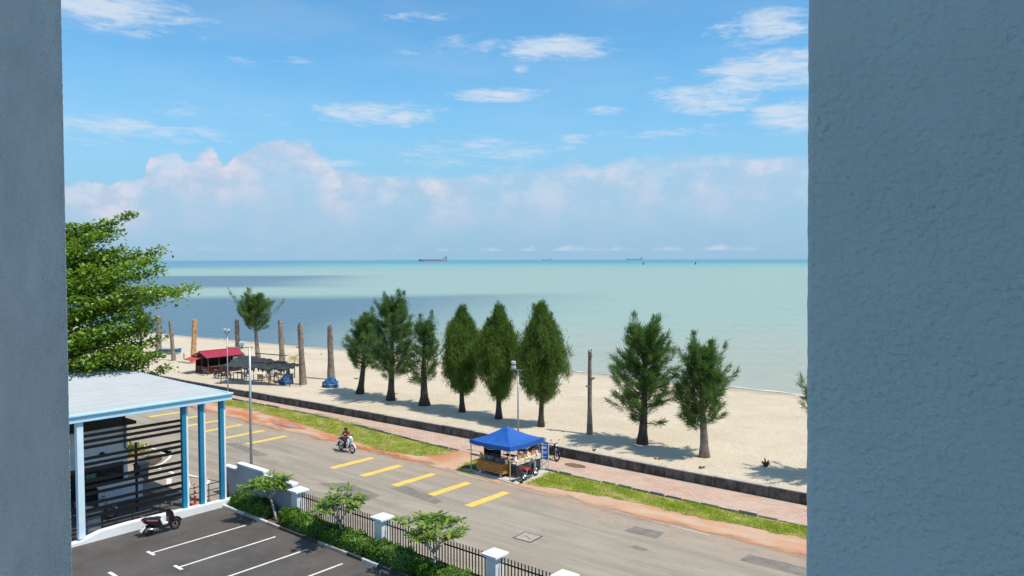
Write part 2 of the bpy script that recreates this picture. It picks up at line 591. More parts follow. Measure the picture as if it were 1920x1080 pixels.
simple('helmet_dark', (.02, .024, .024), .25, .1, 9)
simple('concrete_slab', (.52, .49, .43), .9, .12, 1.5, bd=.008, bs=30, dirt=((.34, .29, .24), .5))
simple('cover_iron', (.36, .32, .285), .8, .2, 6, bd=.006, bs=40)
simple('goods_cream', (.66, .58, .42), .7, .2, 9)
simple('goods_pink', (.62, .20, .22), .6, .25, 12)
simple('goods_orange', (.66, .24, .08), .6, .25, 12)
simple('goods_green', (.16, .32, .10), .6, .25, 12)
simple('goods_white', (.70, .70, .68), .6, .12, 12)
simple('goods_yellow', (.68, .55, .10), .6, .2, 12)
simple('crate_grey', (.12, .12, .13), .6, .2, 12)
simple('cloth_dark', (.03, .028, .035), .9, .3, 6, bd=.03, bs=8)
simple('sign_blue', (.012, .085, .46), .4, .08, 6)
simple('sign_print', (.50, .62, .80), .5, .1, 12)
simple('plastic_red', (.58, .05, .04), .45, .1, 8)
simple('plastic_orange', (.62, .30, .08), .5, .15, 8)
simple('plastic_white', (.66, .66, .64), .5, .08, 8)
simple('plastic_bluegrey', (.06, .09, .13), .5, .1, 8)
simple('wood_dark', (.08, .055, .035), .8, .3, 6)
simple('boat_blue', (.03, .12, .30), .5, .15, 5)
simple('ship_red_hazed', (.46, .32, .36), .6, .15, .05)  # hull red paled so the colour itself carries distance haze
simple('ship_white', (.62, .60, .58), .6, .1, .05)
simple('ship_grey_hazed', (.30, .47, .58), .6, .1, .05)  # pale blue grey with sea haze mixed into the colour
simple('ship_dark', (.03, .035, .04), .6, .1, .05)
simple('puddle_mud', (.44, .20, .13), .12, .12, 1.2)
simple('leaf_litter', (.16, .10, .06), .9, .4, 10)
simple('ground_dust', (.34, .27, .20), .95, .2, .4, bd=.02, bs=8)


# ------------------------------------------------------------------ mesh building
class MB:
    def __init__(s):
        s.v, s.f = [], []

    def add(s, vs, fs):
        o = len(s.v)
        s.v += [tuple(p) for p in vs]
        s.f += [tuple(i + o for i in f) for f in fs]
        return s

    def box(s, c, d, rz=0, rx=0, ry=0, taper=1.0):
        hx, hy, hz = d[0] / 2, d[1] / 2, d[2] / 2
        rot = Matrix.Rotation(rz, 3, 'Z') @ Matrix.Rotation(ry, 3, 'Y') @ Matrix.Rotation(rx, 3, 'X')
        vs = []
        for sz in (-1, 1):
            k = taper if sz > 0 else 1.0
            for sx, sy in ((-1, -1), (1, -1), (1, 1), (-1, 1)):
                vs.append(Vector(c) + rot @ Vector((sx * hx * k, sy * hy * k, sz * hz)))
        return s.add(vs, [(3, 2, 1, 0), (4, 5, 6, 7), (0, 1, 5, 4), (1, 2, 6, 5), (2, 3, 7, 6), (3, 0, 4, 7)])

    def path(s, pts, rad, n=8, cap=True):
        pts = [Vector(p) for p in pts]
        if not hasattr(rad, '__len__'):
            rad = [rad] * len(pts)
        o = len(s.v)
        ref = None
        for i, p in enumerate(pts):
            d = (pts[min(i + 1, len(pts) - 1)] - pts[max(i - 1, 0)]).normalized()
            if ref is None:
                a = Vector((0, 0, 1)) if abs(d.z) < .9 else Vector((1, 0, 0))
                ref = d.cross(a).normalized()
            else:
                ref = (ref - d * ref.dot(d)).normalized()
            b = d.cross(ref)
            for k in range(n):
                t = 2 * math.pi * k / n
                s.v.append(tuple(p + (ref * math.cos(t) + b * math.sin(t)) * rad[i]))
        for i in range(len(pts) - 1):
            for k in range(n):
                a, b2 = o + i * n + k, o + i * n + (k + 1) % n
                s.f.append((a, b2, b2 + n, a + n))
        if cap:
            s.f.append(tuple(o + k for k in reversed(range(n))))
            e = o + (len(pts) - 1) * n
            s.f.append(tuple(e + k for k in range(n)))
        return s

    def lathe(s, prof, n=16, c=(0, 0, 0), axis='Z'):
        o = len(s.v)
        for r, h in prof:
            for k in range(n):
                t = 2 * math.pi * k / n
                a, b = r * math.cos(t), r * math.sin(t)
                p = {'Z': (a, b, h), 'Y': (a, h, b), 'X': (h, a, b)}[axis]
                s.v.append((p[0] + c[0], p[1] + c[1], p[2] + c[2]))
        for i in range(len(prof) - 1):
            for k in range(n):
                a, b = o + i * n + k, o + i * n + (k + 1) % n
                s.f.append((a, b, b + n, a + n))
        s.f.append(tuple(o + k for k in reversed(range(n))))
        e = o + (len(prof) - 1) * n
        s.f.append(tuple(e + k for k in range(n)))
        return s

    def torus(s, c, Rr, r, n=20, m=8, axis='Y', arc=(0, 2 * math.pi)):
        o = len(s.v)
        full = abs(arc[1] - arc[0] - 2 * math.pi) < 1e-6
        nn = n if full else n + 1
        for i in range(nn):
            t = arc[0] + (arc[1] - arc[0]) * i / n
            for k in range(m):
                u = 2 * math.pi * k / m
                q = Rr + r * math.cos(u)
                a, b, h = q * math.cos(t), q * math.sin(t), r * math.sin(u)
                p = {'Z': (a, b, h), 'Y': (a, h, b), 'X': (h, a, b)}[axis]
                s.v.append((p[0] + c[0], p[1] + c[1], p[2] + c[2]))
        for i in range(n if full else n):
            for k in range(m):
                a = o + (i % nn) * m + k
                b = o + (i % nn) * m + (k + 1) % m
                a2 = o + ((i + 1) % nn) * m + k
                b2 = o + ((i + 1) % nn) * m + (k + 1) % m
                s.f.append((a, b, b2, a2))
        return s

    def ball(s, c, r, n=12, m=8):
        if not hasattr(r, '__len__'):
            r = (r, r, r)
        prof = [(max(math.sin(math.pi * i / m), .001), -math.cos(math.pi * i / m)) for i in range(m + 1)]
        o = len(s.v)
        s.lathe(prof, n)
        for i in range(o, len(s.v)):
            p = s.v[i]
            s.v[i] = (p[0] * r[0] + c[0], p[1] * r[1] + c[1], p[2] * r[2] + c[2])
        return s

    def prism(s, poly, z0, z1):
        n = len(poly)
        vs = [(p[0], p[1], z0) for p in poly] + [(p[0], p[1], z1) for p in poly]
        fs = [tuple(reversed(range(n))), tuple(range(n, 2 * n))] + [(i, (i + 1) % n, n + (i + 1) % n, n + i) for i in range(n)]
        return s.add(vs, fs)

    def slab(s, poly, y0, y1):           # outline in the XZ plane given thickness in Y
        n = len(poly)
        vs = [(p[0], y0, p[1]) for p in poly] + [(p[0], y1, p[1]) for p in poly]
        fs = [tuple(range(n)), tuple(reversed(range(n, 2 * n)))] + [((i + 1) % n, i, n + i, n + (i + 1) % n) for i in range(n)]
        return s.add(vs, fs)

    def sheet(s, poly, z):
        return s.add([(p[0], p[1], z) for p in poly], [tuple(range(len(poly)))])

    def grid(s, P):                      # P[i][j] points
        ni, nj = len(P), len(P[0])
        vs = [p for r_ in P for p in r_]
        fs = [(i * nj + j, (i + 1) * nj + j, (i + 1) * nj + j + 1, i * nj + j + 1) for i in range(ni - 1) for j in range(nj - 1)]
        return s.add(vs, fs)

    def mesh(s, name):
        me = bpy.data.meshes.new(name)
        me.from_pydata(s.v, [], s.f)
        me.update()
        return me


def tag(o, label=None, cat=None, group=None, kind=None):
    for k, v in (('label', label), ('category', cat), ('group', group), ('kind', kind)):
        if v:
            o[k] = v
    return o


def obj(name, mb, mat, parent=None, smooth=False, bev=0.0, loc=None, rz=0.0):
    me = mb.mesh(name) if isinstance(mb, MB) else mb
    if mat and not me.materials:
        me.materials.append(MAT[mat])
    if smooth:
        me.shade_smooth()
    o = bpy.data.objects.new(name, me)
    COL.objects.link(o)
    if parent:
        o.parent = parent
    if loc is not None:
        o.location = loc
    o.rotation_euler.z = rz
    if bev:
        b = o.modifiers.new('bevel', 'BEVEL')
        b.width = bev
        b.segments = 2
        b.limit_method = 'ANGLE'
        b.harden_normals = False
    return o


def thing(name, label, cat, loc=(0, 0, 0), rz=0.0, group=None):
    o = bpy.data.objects.new(name, None)
    COL.objects.link(o)
    o.empty_display_size = .3
    o.location = loc
    o.rotation_euler = (0, 0, rz)
    return tag(o, label, cat, group)


def struct(name, mb, mat, **k):
    return tag(obj(name, mb, mat, **k), kind='structure')


def copytree(root, loc, rz=0.0, label=None):
    r = root.copy()
    COL.objects.link(r)
    r.location = loc
    r.rotation_euler = (0, 0, rz)
    if label:
        r['label'] = label
    for ch in list(root.children):
        c = ch.copy()
        COL.objects.link(c)
        c.parent = r
        for q in ch.children:
            d = q.copy()
            COL.objects.link(d)
            d.parent = c
    return r


def npmesh(name, verts, faces_n, k):
    """verts (N,3); faces are consecutive k-gons"""
    me = bpy.data.meshes.new(name)
    nv = len(verts)
    me.vertices.add(nv)
    me.vertices.foreach_set('co', np.asarray(verts, np.float32).ravel())
    me.loops.add(nv)
    me.loops.foreach_set('vertex_index', np.arange(nv, dtype=np.int32))
    me.polygons.add(faces_n)
    me.polygons.foreach_set('loop_start', np.arange(0, nv, k, dtype=np.int32))
    me.polygons.foreach_set('loop_total', np.full(faces_n, k, np.int32))
    me.update(calc_edges=True)
    return me


def unit(a):
    return a / np.maximum(np.linalg.norm(a, axis=-1, keepdims=True), 1e-9)


def blades(base, direc, length, width, bend=None):
    """thin triangles from base along direc"""
    n = len(base)
    side = unit(np.cross(direc, rng.normal(size=(n, 3)))) * (width[:, None] * .5)
    tip = base + direc * length[:, None]
    return np.stack([base - side, base + side, tip], 1).reshape(-1, 3), n


def leaves(cen, normal, axis, L, W):
    """diamond leaves: four corners each"""
    axis = unit(axis - normal * np.sum(axis * normal, 1, keepdims=True))
    side = np.cross(normal, axis)
    a = cen - axis * (L * .5)[:, None]
    b = cen + side * (W * .5)[:, None] + axis * (L * .08)[:, None] - normal * (W * .12)[:, None]
    c = cen + axis * (L * .5)[:, None] - normal * (L * .15)[:, None]
    d = cen - side * (W * .5)[:, None] + axis * (L * .08)[:, None] - normal * (W * .12)[:, None]
    return np.stack([a, b, c, d], 1).reshape(-1, 3), len(cen)


# ================================================================== SETTING
# inland ground, one sheet out to the horizon
gb = MB()
gb.sheet([(-6000, -6000), (6000, -6000), (6000, 38.0), (-6000, 33.0)], -.05)
struct('ground', gb, 'ground_dust')

WALL = [(-900, 31.0), (-120, 35.6), (-90, 36.8), (-62.4, 37.85), (-50, 38.45), (-37.4, 38.85), (-13.4, 39.1), (20, 39.3), (600, 41)]


def wally(x):
    return float(np.interp(x, [p[0] for p in WALL], [p[1] for p in WALL]))


SHORE = [(-2500, 30), (-500, 45), (-200, 59), (-124, 65.5), (-90, 69.6), (-60, 72.2), (-25, 73.9), (20, 76), (400, 84), (2500, 90)]


def shorey(x):
    return float(np.interp(x, [p[0] for p in SHORE], [p[1] for p in SHORE]))


def sandz(x, y):
    ys = shorey(x)
    y0 = max(ys - 21, wally(x) + 1)
    if y <= y0:
        z = .6
    else:
        t = (y - y0) / (ys - y0)
        z = .6 - 1.1 * (t if t > .35 else t * t / .7 + .175 * min(1, t / .35))
        if t > .35:
            z = .6 - 1.1 * t
        else:
            z = .6 - 1.1 * (t * t / .7 + t * .5)
    return z


xs = [-3000, -1500, -700, -350, -220] + list(np.arange(-150, 6, 1.5)) + [15, 30, 80, 200, 600, 2500]
P = []
for x in xs:
    row = []
    y0 = wally(x) + .12
    ys = shorey(x)
    y1 = ys + 40
    for j in range(61):
        y = y0 + (y1 - y0) * j / 60
        n = .045 * math.sin(x * .9 + 1.3 * math.sin(y * .7)) * math.sin(y * 1.1 + x * .3) + .03 * math.sin(x * 2.3 + y * 1.7)
        k = 1 if -150 < x < 6 and j > 1 and y < ys - 2 else 0
        row.append((x, y, sandz(x, y) + n * k - (.02 if j == 0 else 0)))
    P.append(row)
struct('beach', MB().grid(P), 'sand', smooth=True)

sb = MB()
P = []
dist = [-3000, -800, -200, -100, 0, 100, 300, 1000, 4000, 20000, 90000]
for x in [-90000, -20000, -4000, -1000, -300, -100, 0, 100, 1000, 10000, 90000]:
    P.append([(x, (25 if y < 25 else y), -.5) for y in [25, 60, 100, 200, 500, 1500, 5000, 20000, 90000]])
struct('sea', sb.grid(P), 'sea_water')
# a thin line of spent foam where the water ends
fo = MB()
P = []
for i in range(200):
    x = -125 + i * .75
    y = shorey(x) + .35 * math.sin(x * .35) + .2 * math.sin(x * 1.3)
    w = max(0.02, .14 + .16 * math.sin(x * .21 + 1) + .1 * math.sin(x * 1.7)) * (1.0 if x > -60 else .5)
    P.append([(x, y - w, -.478 + .018), (x, y + w, -.470)])
tag(obj('foam_line', fo.grid(P), 'foam'), 'thin white line of foam along the water edge', 'foam', kind='stuff')

# car park and driveway
struct('car_park', MB().sheet([(-36.0, -6), (14, -6), (14, 20.1), (-36.0, 20.1)], 0.0), 'lot_asphalt')
# public road with the mouth of the driveway
road = struct('road', MB().sheet([(-900, 22.2), (-38.3, 22.2), (-38.3, 21.8), (-36.4, 21.8), (-36.4, 22.2), (400, 22.2), (400, 32.7), (-900, 32.7)], 0.0), 'road_asphalt')
struct('driveway', MB().sheet([(-52, 4), (-36.35, 4), (-36.35, 21.79), (-38.3, 21.79), (-38.3, 22.19), (-52, 22.19)], -.002), 'road_asphalt')
struct('canopy_shade_sheet', MB().sheet([(-41.6, 4), (-36.36, 4), (-36.36, 19.6), (-41.6, 19.0)], .002), 'lot_asphalt')  # darker asphalt laid as painted shade beneath the canopy roof
struct('verge_strip', MB().sheet([(-36.4, 20.1), (14, 20.1), (14, 22.19), (-36.4, 22.19)], -.01), 'soil')


def mark(poly, mat='marking_white', name='road_marking', z=.005, parent=None):
    o = obj(name, MB().sheet(poly, z), mat, parent or road)
    return o


for i, x in enumerate([-26.72, -29.52, -32.32, -35.22, -37.95, -47.4, -50.2, -53.3, -56.1, -58.9, -61.7]):
    y0, y1 = 28.15 + random.uniform(-.06, .06), 31.25 + random.uniform(-.1, .1)
    poly = [(x, y0), (x + .52, y0 + .02), (x + .5, y1), (x + .02, y1)]
    # worn, slightly ragged outline
    pp = []
    for a, b in zip(poly, poly[1:] + poly[:1]):
        for k in range(6):
            t = k / 6
            pp.append((a[0] + (b[0] - a[0]) * t + random.uniform(-.018, .018), a[1] + (b[1] - a[1]) * t + random.uniform(-.018, .018)))
    mark(pp, 'marking_yellow', 'yellow_bar')
# faded edge line on the seaward side
for a, b in ((-27.5, -24.2), (-23.4, -15.2), (-31.5, -28.6)):
    mark([(a, 32.2), (b, 32.05), (b, 32.15), (a, 32.3)], 'marking_faded', 'edge_line')


def strip(pts, w):
    pts = [Vector((p[0], p[1])) for p in pts]
    L, Rr = [], []
    for i, p in enumerate(pts):
        d = (pts[min(i + 1, len(pts) - 1)] - pts[max(i - 1, 0)]).normalized()
        nrm = Vector((-d.y, d.x)) * w / 2
        L.append(p + nrm)
        Rr.append(p - nrm)
    return [tuple(p) for p in L + Rr[::-1]]


def pxs(l):
    return [tuple(g(*q))[:2] for q in l]


# island outline, chevrons and arrow at the driveway mouth
for l, w in (([(345, 888), (365, 893), (385, 897), (392, 902), (385, 910), (368, 914), (345, 917), (300, 924), (262, 932)], .16),
             ([(345, 888), (330, 893), (300, 899), (268, 905)], .16),
             ([(268, 835), (290, 842), (313, 852), (322, 846)], .16),
             ([(322, 847), (318, 858), (306, 868), (285, 876)], .18)):
    mark(strip(pxs(l), w), 'marking_white', 'lane_line')
for l in ([(347, 891), (354, 893), (357, 912), (350, 914)], [(312, 898), (322, 897), (321, 912), (312, 914)], [(297, 873), (305, 876), (300, 880), (292, 877)],
          [(318, 882), (328, 886), (324, 889), (314, 885)], [(280, 867), (288, 870), (284, 873), (276, 870)]):
    mark(pxs(l), 'marking_white', 'chevron_bar')
# road repairs
for i, q in enumerate(([(-35.7, 25.7), (-34.6, 26.75), (-31.3, 26.55), (-31.1, 25.55)], [(-31.9, 27.65), (-31.5, 28.55), (-28.0, 27.9), (-28.0, 27.3)],
                       [(-18.5, 30.1), (-18.4, 30.95), (-16.95, 31.1), (-16.86, 30.15)], [(-17.27, 28.56), (-17.19, 28.9), (-16.46, 28.84), (-16.5, 28.5)],
                       [(-12.96, 30.2), (-12.9, 31.05), (-9.5, 31.25), (-9.5, 30.25)], [(-48.6, 27.3), (-48.0, 27.95), (-43.4, 27.5), (-43.6, 26.8)])):
    pp = []
    for a, b in zip(q, q[1:] + q[:1]):
        for k in range(5):
            t = k / 5
            pp.append((a[0] + (b[0] - a[0]) * t + random.uniform(-.04, .04), a[1] + (b[1] - a[1]) * t + random.uniform(-.04, .04)))
    mark(pp, 'patch_asphalt', 'asphalt_patch', .003)
mh = thing('manhole_cover', 'square pale manhole cover with dark rim set in the road', 'manhole cover', (-21.4, 26.65, 0), R(2))
mfr = MB()
for sx, sy, lx, ly in ((0, -.455, 1.0, .06), (0, .455, 1.0, .06), (-.47, 0, .06, .85), (.47, 0, .06, .85)):
    mfr.box((sx, sy, .006), (lx, ly, .012))
obj('frame', mfr, 'drain_dark', mh)
mc = MB().box((0, 0, .008), (.88, .85, .012))
obj('plate', mc, 'cover_iron', mh)
obj('lifting_bar', MB().box((-.12, .05, .017), (.22, .05, .006)).box((.16, -.08, .017), (.18, .05, .006)), 'drain_dark', mh)

# parking bay lines
for i, x in enumerate([-32.65, -30.25, -27.85, -25.4, -22.95, -20.5, -18.05]):
    o = mark([(x - .055, 15.0), (x + .055, 15.0), (x + .055, 19.45), (x - .055, 19.45)], 'marking_white', 'bay_line', .004, bpy.data.objects['car_park'])
    mark([(x - .32, 14.86), (x + .32, 14.86), (x + .32, 15.0), (x - .32, 15.0)], 'marking_white', 'bay_end_bar', .004, bpy.data.objects['car_park'])
for x in (-31.6, -29.2, -26.8):
    mark([(x - .34, 12.86), (x + .34, 12.86), (x + .34, 13.0), (x - .34, 13.0)], 'marking_white', 'bay_end_bar', .004, bpy.data.objects['car_park'])

# dirt shoulder
P = []
for i in range(120):
    x = -110 + i
    P.append([(x, y, .010 + .012 * math.sin(x * 1.7 + y) * (1 if y > 32.6 else .2)) for y in (31.2, 32.0, 32.8, 33.6, 34.4, 35.2, 36.0, 36.9)])
struct('dirt_shoulder', MB().grid(P), 'laterite', smooth=True)
# clay paved footpath along the sea wall
P = []
for i in range(150):
    x = -140 + i
    e = 36.0 if x > -36 else min(37.0, 36.0 + (-36 - x) * .07)
    e = min(e, wally(x) - 1.2)
    P.append([(x, e + (wally(x) - e) * k / 4, .03) for k in range(5)])
struct('footpath', MB().grid(P), 'clay_pavers')
obj('stain', MB().sheet([(-26.65 + .75 * math.cos(t), 37.8 + .42 * math.sin(t)) for t in np.linspace(0, 6.1, 16)], .034), 'leaf_litter', bpy.data.objects['footpath'])

# puddle of red water on the shoulder
pp = [(-50.3 + (2.0 + .25 * math.sin(3 * t)) * math.cos(t), 33.35 + (.36 + .05 * math.sin(5 * t)) * math.sin(t)) for t in np.linspace(0, 6.1, 24)]
struct('puddle', MB().sheet(pp, .035), 'puddle_mud')

# grass verges
GL = [(400, 755), (480, 771), (520, 781), (600, 806), (650, 824), (720, 846), (780, 854), (830, 853), (850, 850), (845, 844), (830, 838), (760, 822), (680, 797), (600, 778), (520, 766), (450, 753), (410, 749)]
GR = [(985, 908), (1060, 919), (1150, 934), (1250, 957), (1350, 978), (1508, 1010), (1700, 1050), (1700, 1028), (1508, 988), (1400, 968), (1300, 943), (1200, 923), (1100, 899), (1030, 885)]
GM = [(862, 882), (884, 890), (905, 880), (900, 862), (880, 866)]


def inpoly(px_, py_, poly):
    c = np.zeros(len(px_), bool)
    j = len(poly) - 1
    for i in range(len(poly)):
        xi, yi = poly[i]
        xj, yj = poly[j]
        c ^= ((yi > py_) != (yj > py_)) & (px_ < (xj - xi) * (py_ - yi) / (yj - yi + 1e-12) + xi)
        j = i
    return c


def verge(pl, nb, label):
    poly = pxs(pl)
    # ragged outline
    pp = []
    for a, b in zip(poly, poly[1:] + poly[:1]):
        L = math.hypot(b[0] - a[0], b[1] - a[1])
        k = max(2, int(L / .35))
        for i in range(k):
            t = i / k
            pp.append((a[0] + (b[0] - a[0]) * t + random.uniform(-.16, .16), a[1] + (b[1] - a[1]) * t + random.uniform(-.13, .13)))
    # mounded turf: a bank of sod 4 to 9 cm high
    A = np.array(pp)
    lo, hi = A.min(0), A.max(0)
    base = struct('grass_verge', MB().sheet(pp, .026), 'grass_soil')
    q = rng.uniform(lo, hi, size=(int(nb * (hi - lo).prod() / max(abs(.5 * np.sum(A[:, 0] * np.roll(A[:, 1], -1) - np.roll(A[:, 0], -1) * A[:, 1])), 1)), 2))
    ok = inpoly(q[:, 0] + rng.normal(0, .12, len(q)), q[:, 1] + rng.normal(0, .10, len(q)), pp)
    q = q[ok]
    # tufts: heights vary in patches
    hh = .5 + .5 * np.sin(q[:, 0] * 1.9 + 1.4 * np.sin(q[:, 1] * 2.3)) * np.sin(q[:, 1] * 2.9 + q[:, 0] * .6)
    bare = np.sin(q[:, 0] * .83 + 2 * np.sin(q[:, 1] * 1.1)) * np.sin(q[:, 0] * .31 + q[:, 1] * 1.7)
    keep = rng.random(len(q)) < (.50 + .5 * hh) * np.clip(1.15 - 1.5 * np.clip(bare - .35, 0, 1), .1, 1)
    q, hh = q[keep], hh[keep]
    b3 = np.column_stack([q, np.full(len(q), .024)])
    d = unit(np.column_stack([rng.normal(0, .55, (len(q), 2)), np.ones(len(q))]))
    L = rng.uniform(.04, .08, len(q)) + .07 * hh
    vts, n = blades(b3, d, L, rng.uniform(.022, .045, len(q)))
    o = obj('verge_grass', npmesh('verge_grass', vts, n, 3), 'grass_blades')
    tag(o, label, 'grass', kind='stuff')


verge(GL, 26000, 'long strip of short green grass tapering to a tip behind the rider')
verge(GR, 26000, 'strip of green grass between footpath and red dirt on the right')
verge(GM, 2500, 'small tuft of grass at the left leg of the blue tent')

# kerb stones between grass and footpath, each its own piece, many sunk or broken
kerb = struct('kerb', MB().box((-40, 36.9, -.08), (2, .1, .05)), 'kerb_concrete')
for i in range(58):
    x = -66 + i * 1.0
    if random.random() < .16 or -30.4 < x < -27.4:
        continue
    y = 36.0 if x > -36 else min(37.0, 36.0 + (-36 - x) * .07)
    y = min(y, wally(x) - 1.15) - .06
    h = random.uniform(.05, .12)
    obj('kerb_stone', MB().box((0, 0, 0), (random.uniform(.8, .96), .11, .16)), 'kerb_concrete', kerb, loc=(x, y + random.uniform(-.03, .03), h - .05), rz=R(random.uniform(-2, 2)))
    if random.random() < .7:
        obj('drain_gap', MB().box((0, 0, 0), (.95, .09, .02)), 'drain_dark', kerb, loc=(x, y - .115, .046))

# ------------------------------------------------------------------ sea wall, cast in lengths
sw = thing('sea_wall', 'long low sea wall of black mildewed concrete between path and sand', 'wall', (0, 0, 0))
x = -150.0
while x < 6:
    L = random.choice((2.9, 3.0, 3.0, 3.1))
    a = Vector((x, wally(x), 0))
    b = Vector((x + L - .025, wally(x + L - .025), 0))
    mid = (a + b) / 2
    an = math.atan2(b.y - a.y, b.x - a.x)
    h = .66 + random.uniform(-.025, .025)
    w = obj('wall_length', MB().box((0, .14, h / 2 - .1), ((b - a).length, .28, h + .1)), 'mildew_concrete', sw, bev=.015, loc=mid, rz=an)
    obj('coping', MB().box((0, .15, h + .02 - .06), ((b - a).length - .03, .36, .06)), 'wall_coping', w, bev=.012)
    x += L

# ------------------------------------------------------------------ walls of the opening the view is taken through
def pier(name, label, mat, x0, x1, y0, y1, edge_side):
    """full-height wall of the building, its free edge slightly uneven like hand-laid render"""
    mb = MB()
    zs = np.linspace(0, 17.5, 1400)
    P = []
    xe = x0 if edge_side < 0 else x1
    for z in zs:
        k = (math.sin(z * 217) * .4 + math.sin(z * 443 + 1) * .4 + math.sin(z * 129 + 2) * .3) * .0006
        lean = (z - 12.3) * (.012 if edge_side > 0 else -.008)
        xx = xe + k + lean
        r_ = .008 if edge_side < 0 else .0008
        xo = x1 if edge_side < 0 else x0
        s_ = -edge_side
        P.append([(xo, y0, z), (xx + s_ * .05, y0 + k * .4, z), (xx + s_ * r_, y0, z), (xx + s_ * r_ * .3, y0 + r_ * .3, z), (xx, y0 + r_, z), (xx + (0 if edge_side < 0 else -.25), y1 - r_, z), (xx + s_ * (r_ if edge_side < 0 else .26), y1, z), (xo, y1, z)])
    mb.grid(P)
    o = obj(name, mb, mat, smooth=True)
    return tag(o, label, 'wall')


D = 0.95                                # the wall stands just in front of the viewer, parallel to the road
xr = onY(1512, 540, D).x
xl = onY(124, 540, D).x
pier('building_wall', 'broad blue-grey rendered wall close up filling the right side', 'stucco_paint', xr, xr + 6.0, D, D + .22, -1)
pier('building_wall', 'narrow grey rendered wall close up along the left border', 'stucco_paint_worn', xl - 3.0, xl, D, D + .07, 1)

# unseen wall added behind the viewer so grazing light rakes the near walls
tag(obj('building_wall', MB().box((2.2, -1.45, 8.75), (8.0, .2, 17.5)), 'stucco_paint'), 'rendered wall added unseen behind the viewer to shape the light', 'wall')

# ------------------------------------------------------------------ fence between car park and road
FY = 21.5
px_ = [-31.45, -25.3, -18.85, -15.6, -9.4]
pillars = []
fence = thing('metal_fence', 'black metal picket fence between white pillars beside the road', 'fence', (0, FY, 0))
pick = MB().box((0, 0, .79), (.045, .022, 1.18)).mesh('picket')
pick.materials.append(MAT['black_steel'])
names = ['white fence pillar with square cap where the grey wall ends', 'white fence pillar with square cap beside the middle frangipani', 'white fence pillar with square cap right of the third frangipani',
         'white fence pillar cap at the bottom edge of the view', 'white fence pillar farthest right along the car park']
for i, x in enumerate(px_):
    t = thing('fence_pillar', names[i], 'pillar', (x, FY, 0), 0, 'white pillars of the fence')
    obj('shaft', MB().box((0, 0, .66), (.48, .48, 1.32)), 'white_masonry', t, bev=.012)
    obj('neck', MB().box((0, 0, 1.345), (.58, .58, .05)), 'white_masonry', t, bev=.008)
    cp = obj('cap', MB().box((0, 0, 1.42), (.76, .76, .10)), 'white_masonry', t, bev=.015)
    obj('cap_top', MB().box((0, 0, 1.485), (.52, .52, .03), taper=.9), 'white_masonry', cp, bev=.006)
    if i < len(px_) - 1:
        a, b = x + .27, px_[i + 1] - .27
        obj('plinth', MB().box(((a + b) / 2, 0, .1), (b - a - .004, .22, .20)), 'white_masonry', fence, bev=.01)
        for z in (.36, 1.16):
            obj('rail', MB().box(((a + b) / 2, 0, z), (b - a - .004, .034, .05)), 'black_steel', fence)
        n = int((b - a) / .165)
        for k in range(n + 1):
            o = bpy.data.objects.new('picket', pick)
            COL.objects.link(o)
            o.parent = fence
            o.location = (a + .06 + (b - a - .12) * k / n, 0, 0)
# solid wall stepping down to the gate
swl = thing('boundary_wall', 'grey rendered boundary wall with stepped white coping behind the frangipani', 'wall', (0, FY, 0))
for a, b, h in ((-38.05, -36.72, 1.46), (-36.715, -34.2, 1.80), (-34.195, -31.70, 1.62)):
    w = obj('wall_panel', MB().box(((a + b) / 2, 0, h / 2), (b - a, .26, h)), 'grey_masonry', swl, bev=.008)
    obj('coping', MB().box(((a + b) / 2, 0, h + .045), (b - a + .002, .36, .09)), 'white_masonry', w, bev=.01)

# striped kerb of the planting bed
pk = thing('planter_kerb', 'black and white painted kerb along the planting bed of the car park', 'kerb', (0, 20.1, 0))
x = -36.0
i = 0
while x < -6:
    obj('kerb_stone', MB().box((x + .49, .07, .06), (.98, .14, .13)), 'kerb_white' if i in (0, 1, 3) or random.random() < .10 else 'kerb_black' if random.random() < .6 else 'kerb_concrete', pk, bev=.012)
    x += 1.0
    i += 1


# ------------------------------------------------------------------ hedge and frangipani
def hedge(x0, x1, h, n, label):
    t = thing('hedge_bush', label, 'hedge', ((x0 + x1) / 2, 20.72, 0), 0, 'clipped bushes along the fence')
    w = x1 - x0
    # lumpy ellipsoid-box volume, leaves near the surface
    u = rng.uniform(-1, 1, (n * 3, 3))
    r4 = (np.abs(u[:, 0]) ** 4 + np.abs(u[:, 1]) ** 3 + np.clip(u[:, 2], 0, 1) ** 3)
    ok = (r4 < 1) & (r4 > .22)
    u = u[ok][:n]
    lump = .86 + .16 * np.sin(u[:, 0] * w * 3.1) * np.cos(u[:, 1] * 2.6 + u[:, 0] * w) + .08 * np.sin(u[:, 0] * w * 7 + 2)
    cen = np.column_stack([u[:, 0] * w / 2, u[:, 1] * .50, (u[:, 2] * .5 + .5) * h * lump + .04])
    nor = unit(np.column_stack([u[:, 0] * .6, u[:, 1] * .8, np.clip(u[:, 2], 0, 1) + .5]) + rng.normal(0, .5, (len(u), 3)))
    L = rng.uniform(.07, .13, len(u))
    vts, k = leaves(cen, nor, rng.normal(size=(len(u), 3)), L, L * .55)
    obj('foliage', npmesh('foliage', vts, k, 4), 'hedge_leaves', t)
    st = MB()
    for i in range(int(w * 3)):
        xx = random.uniform(-w * .45, w * .45)
        yy = random.uniform(-.3, .3)
        st.path([(xx, yy, 0), (xx + random.uniform(-.1, .1), yy * 1.2, h * .4), (xx + random.uniform(-.25, .25), yy * 1.3, h * .75)], [.014, .011, .005], 5)
    tag(obj('stems', st, 'bark_dark', t), kind='stuff')


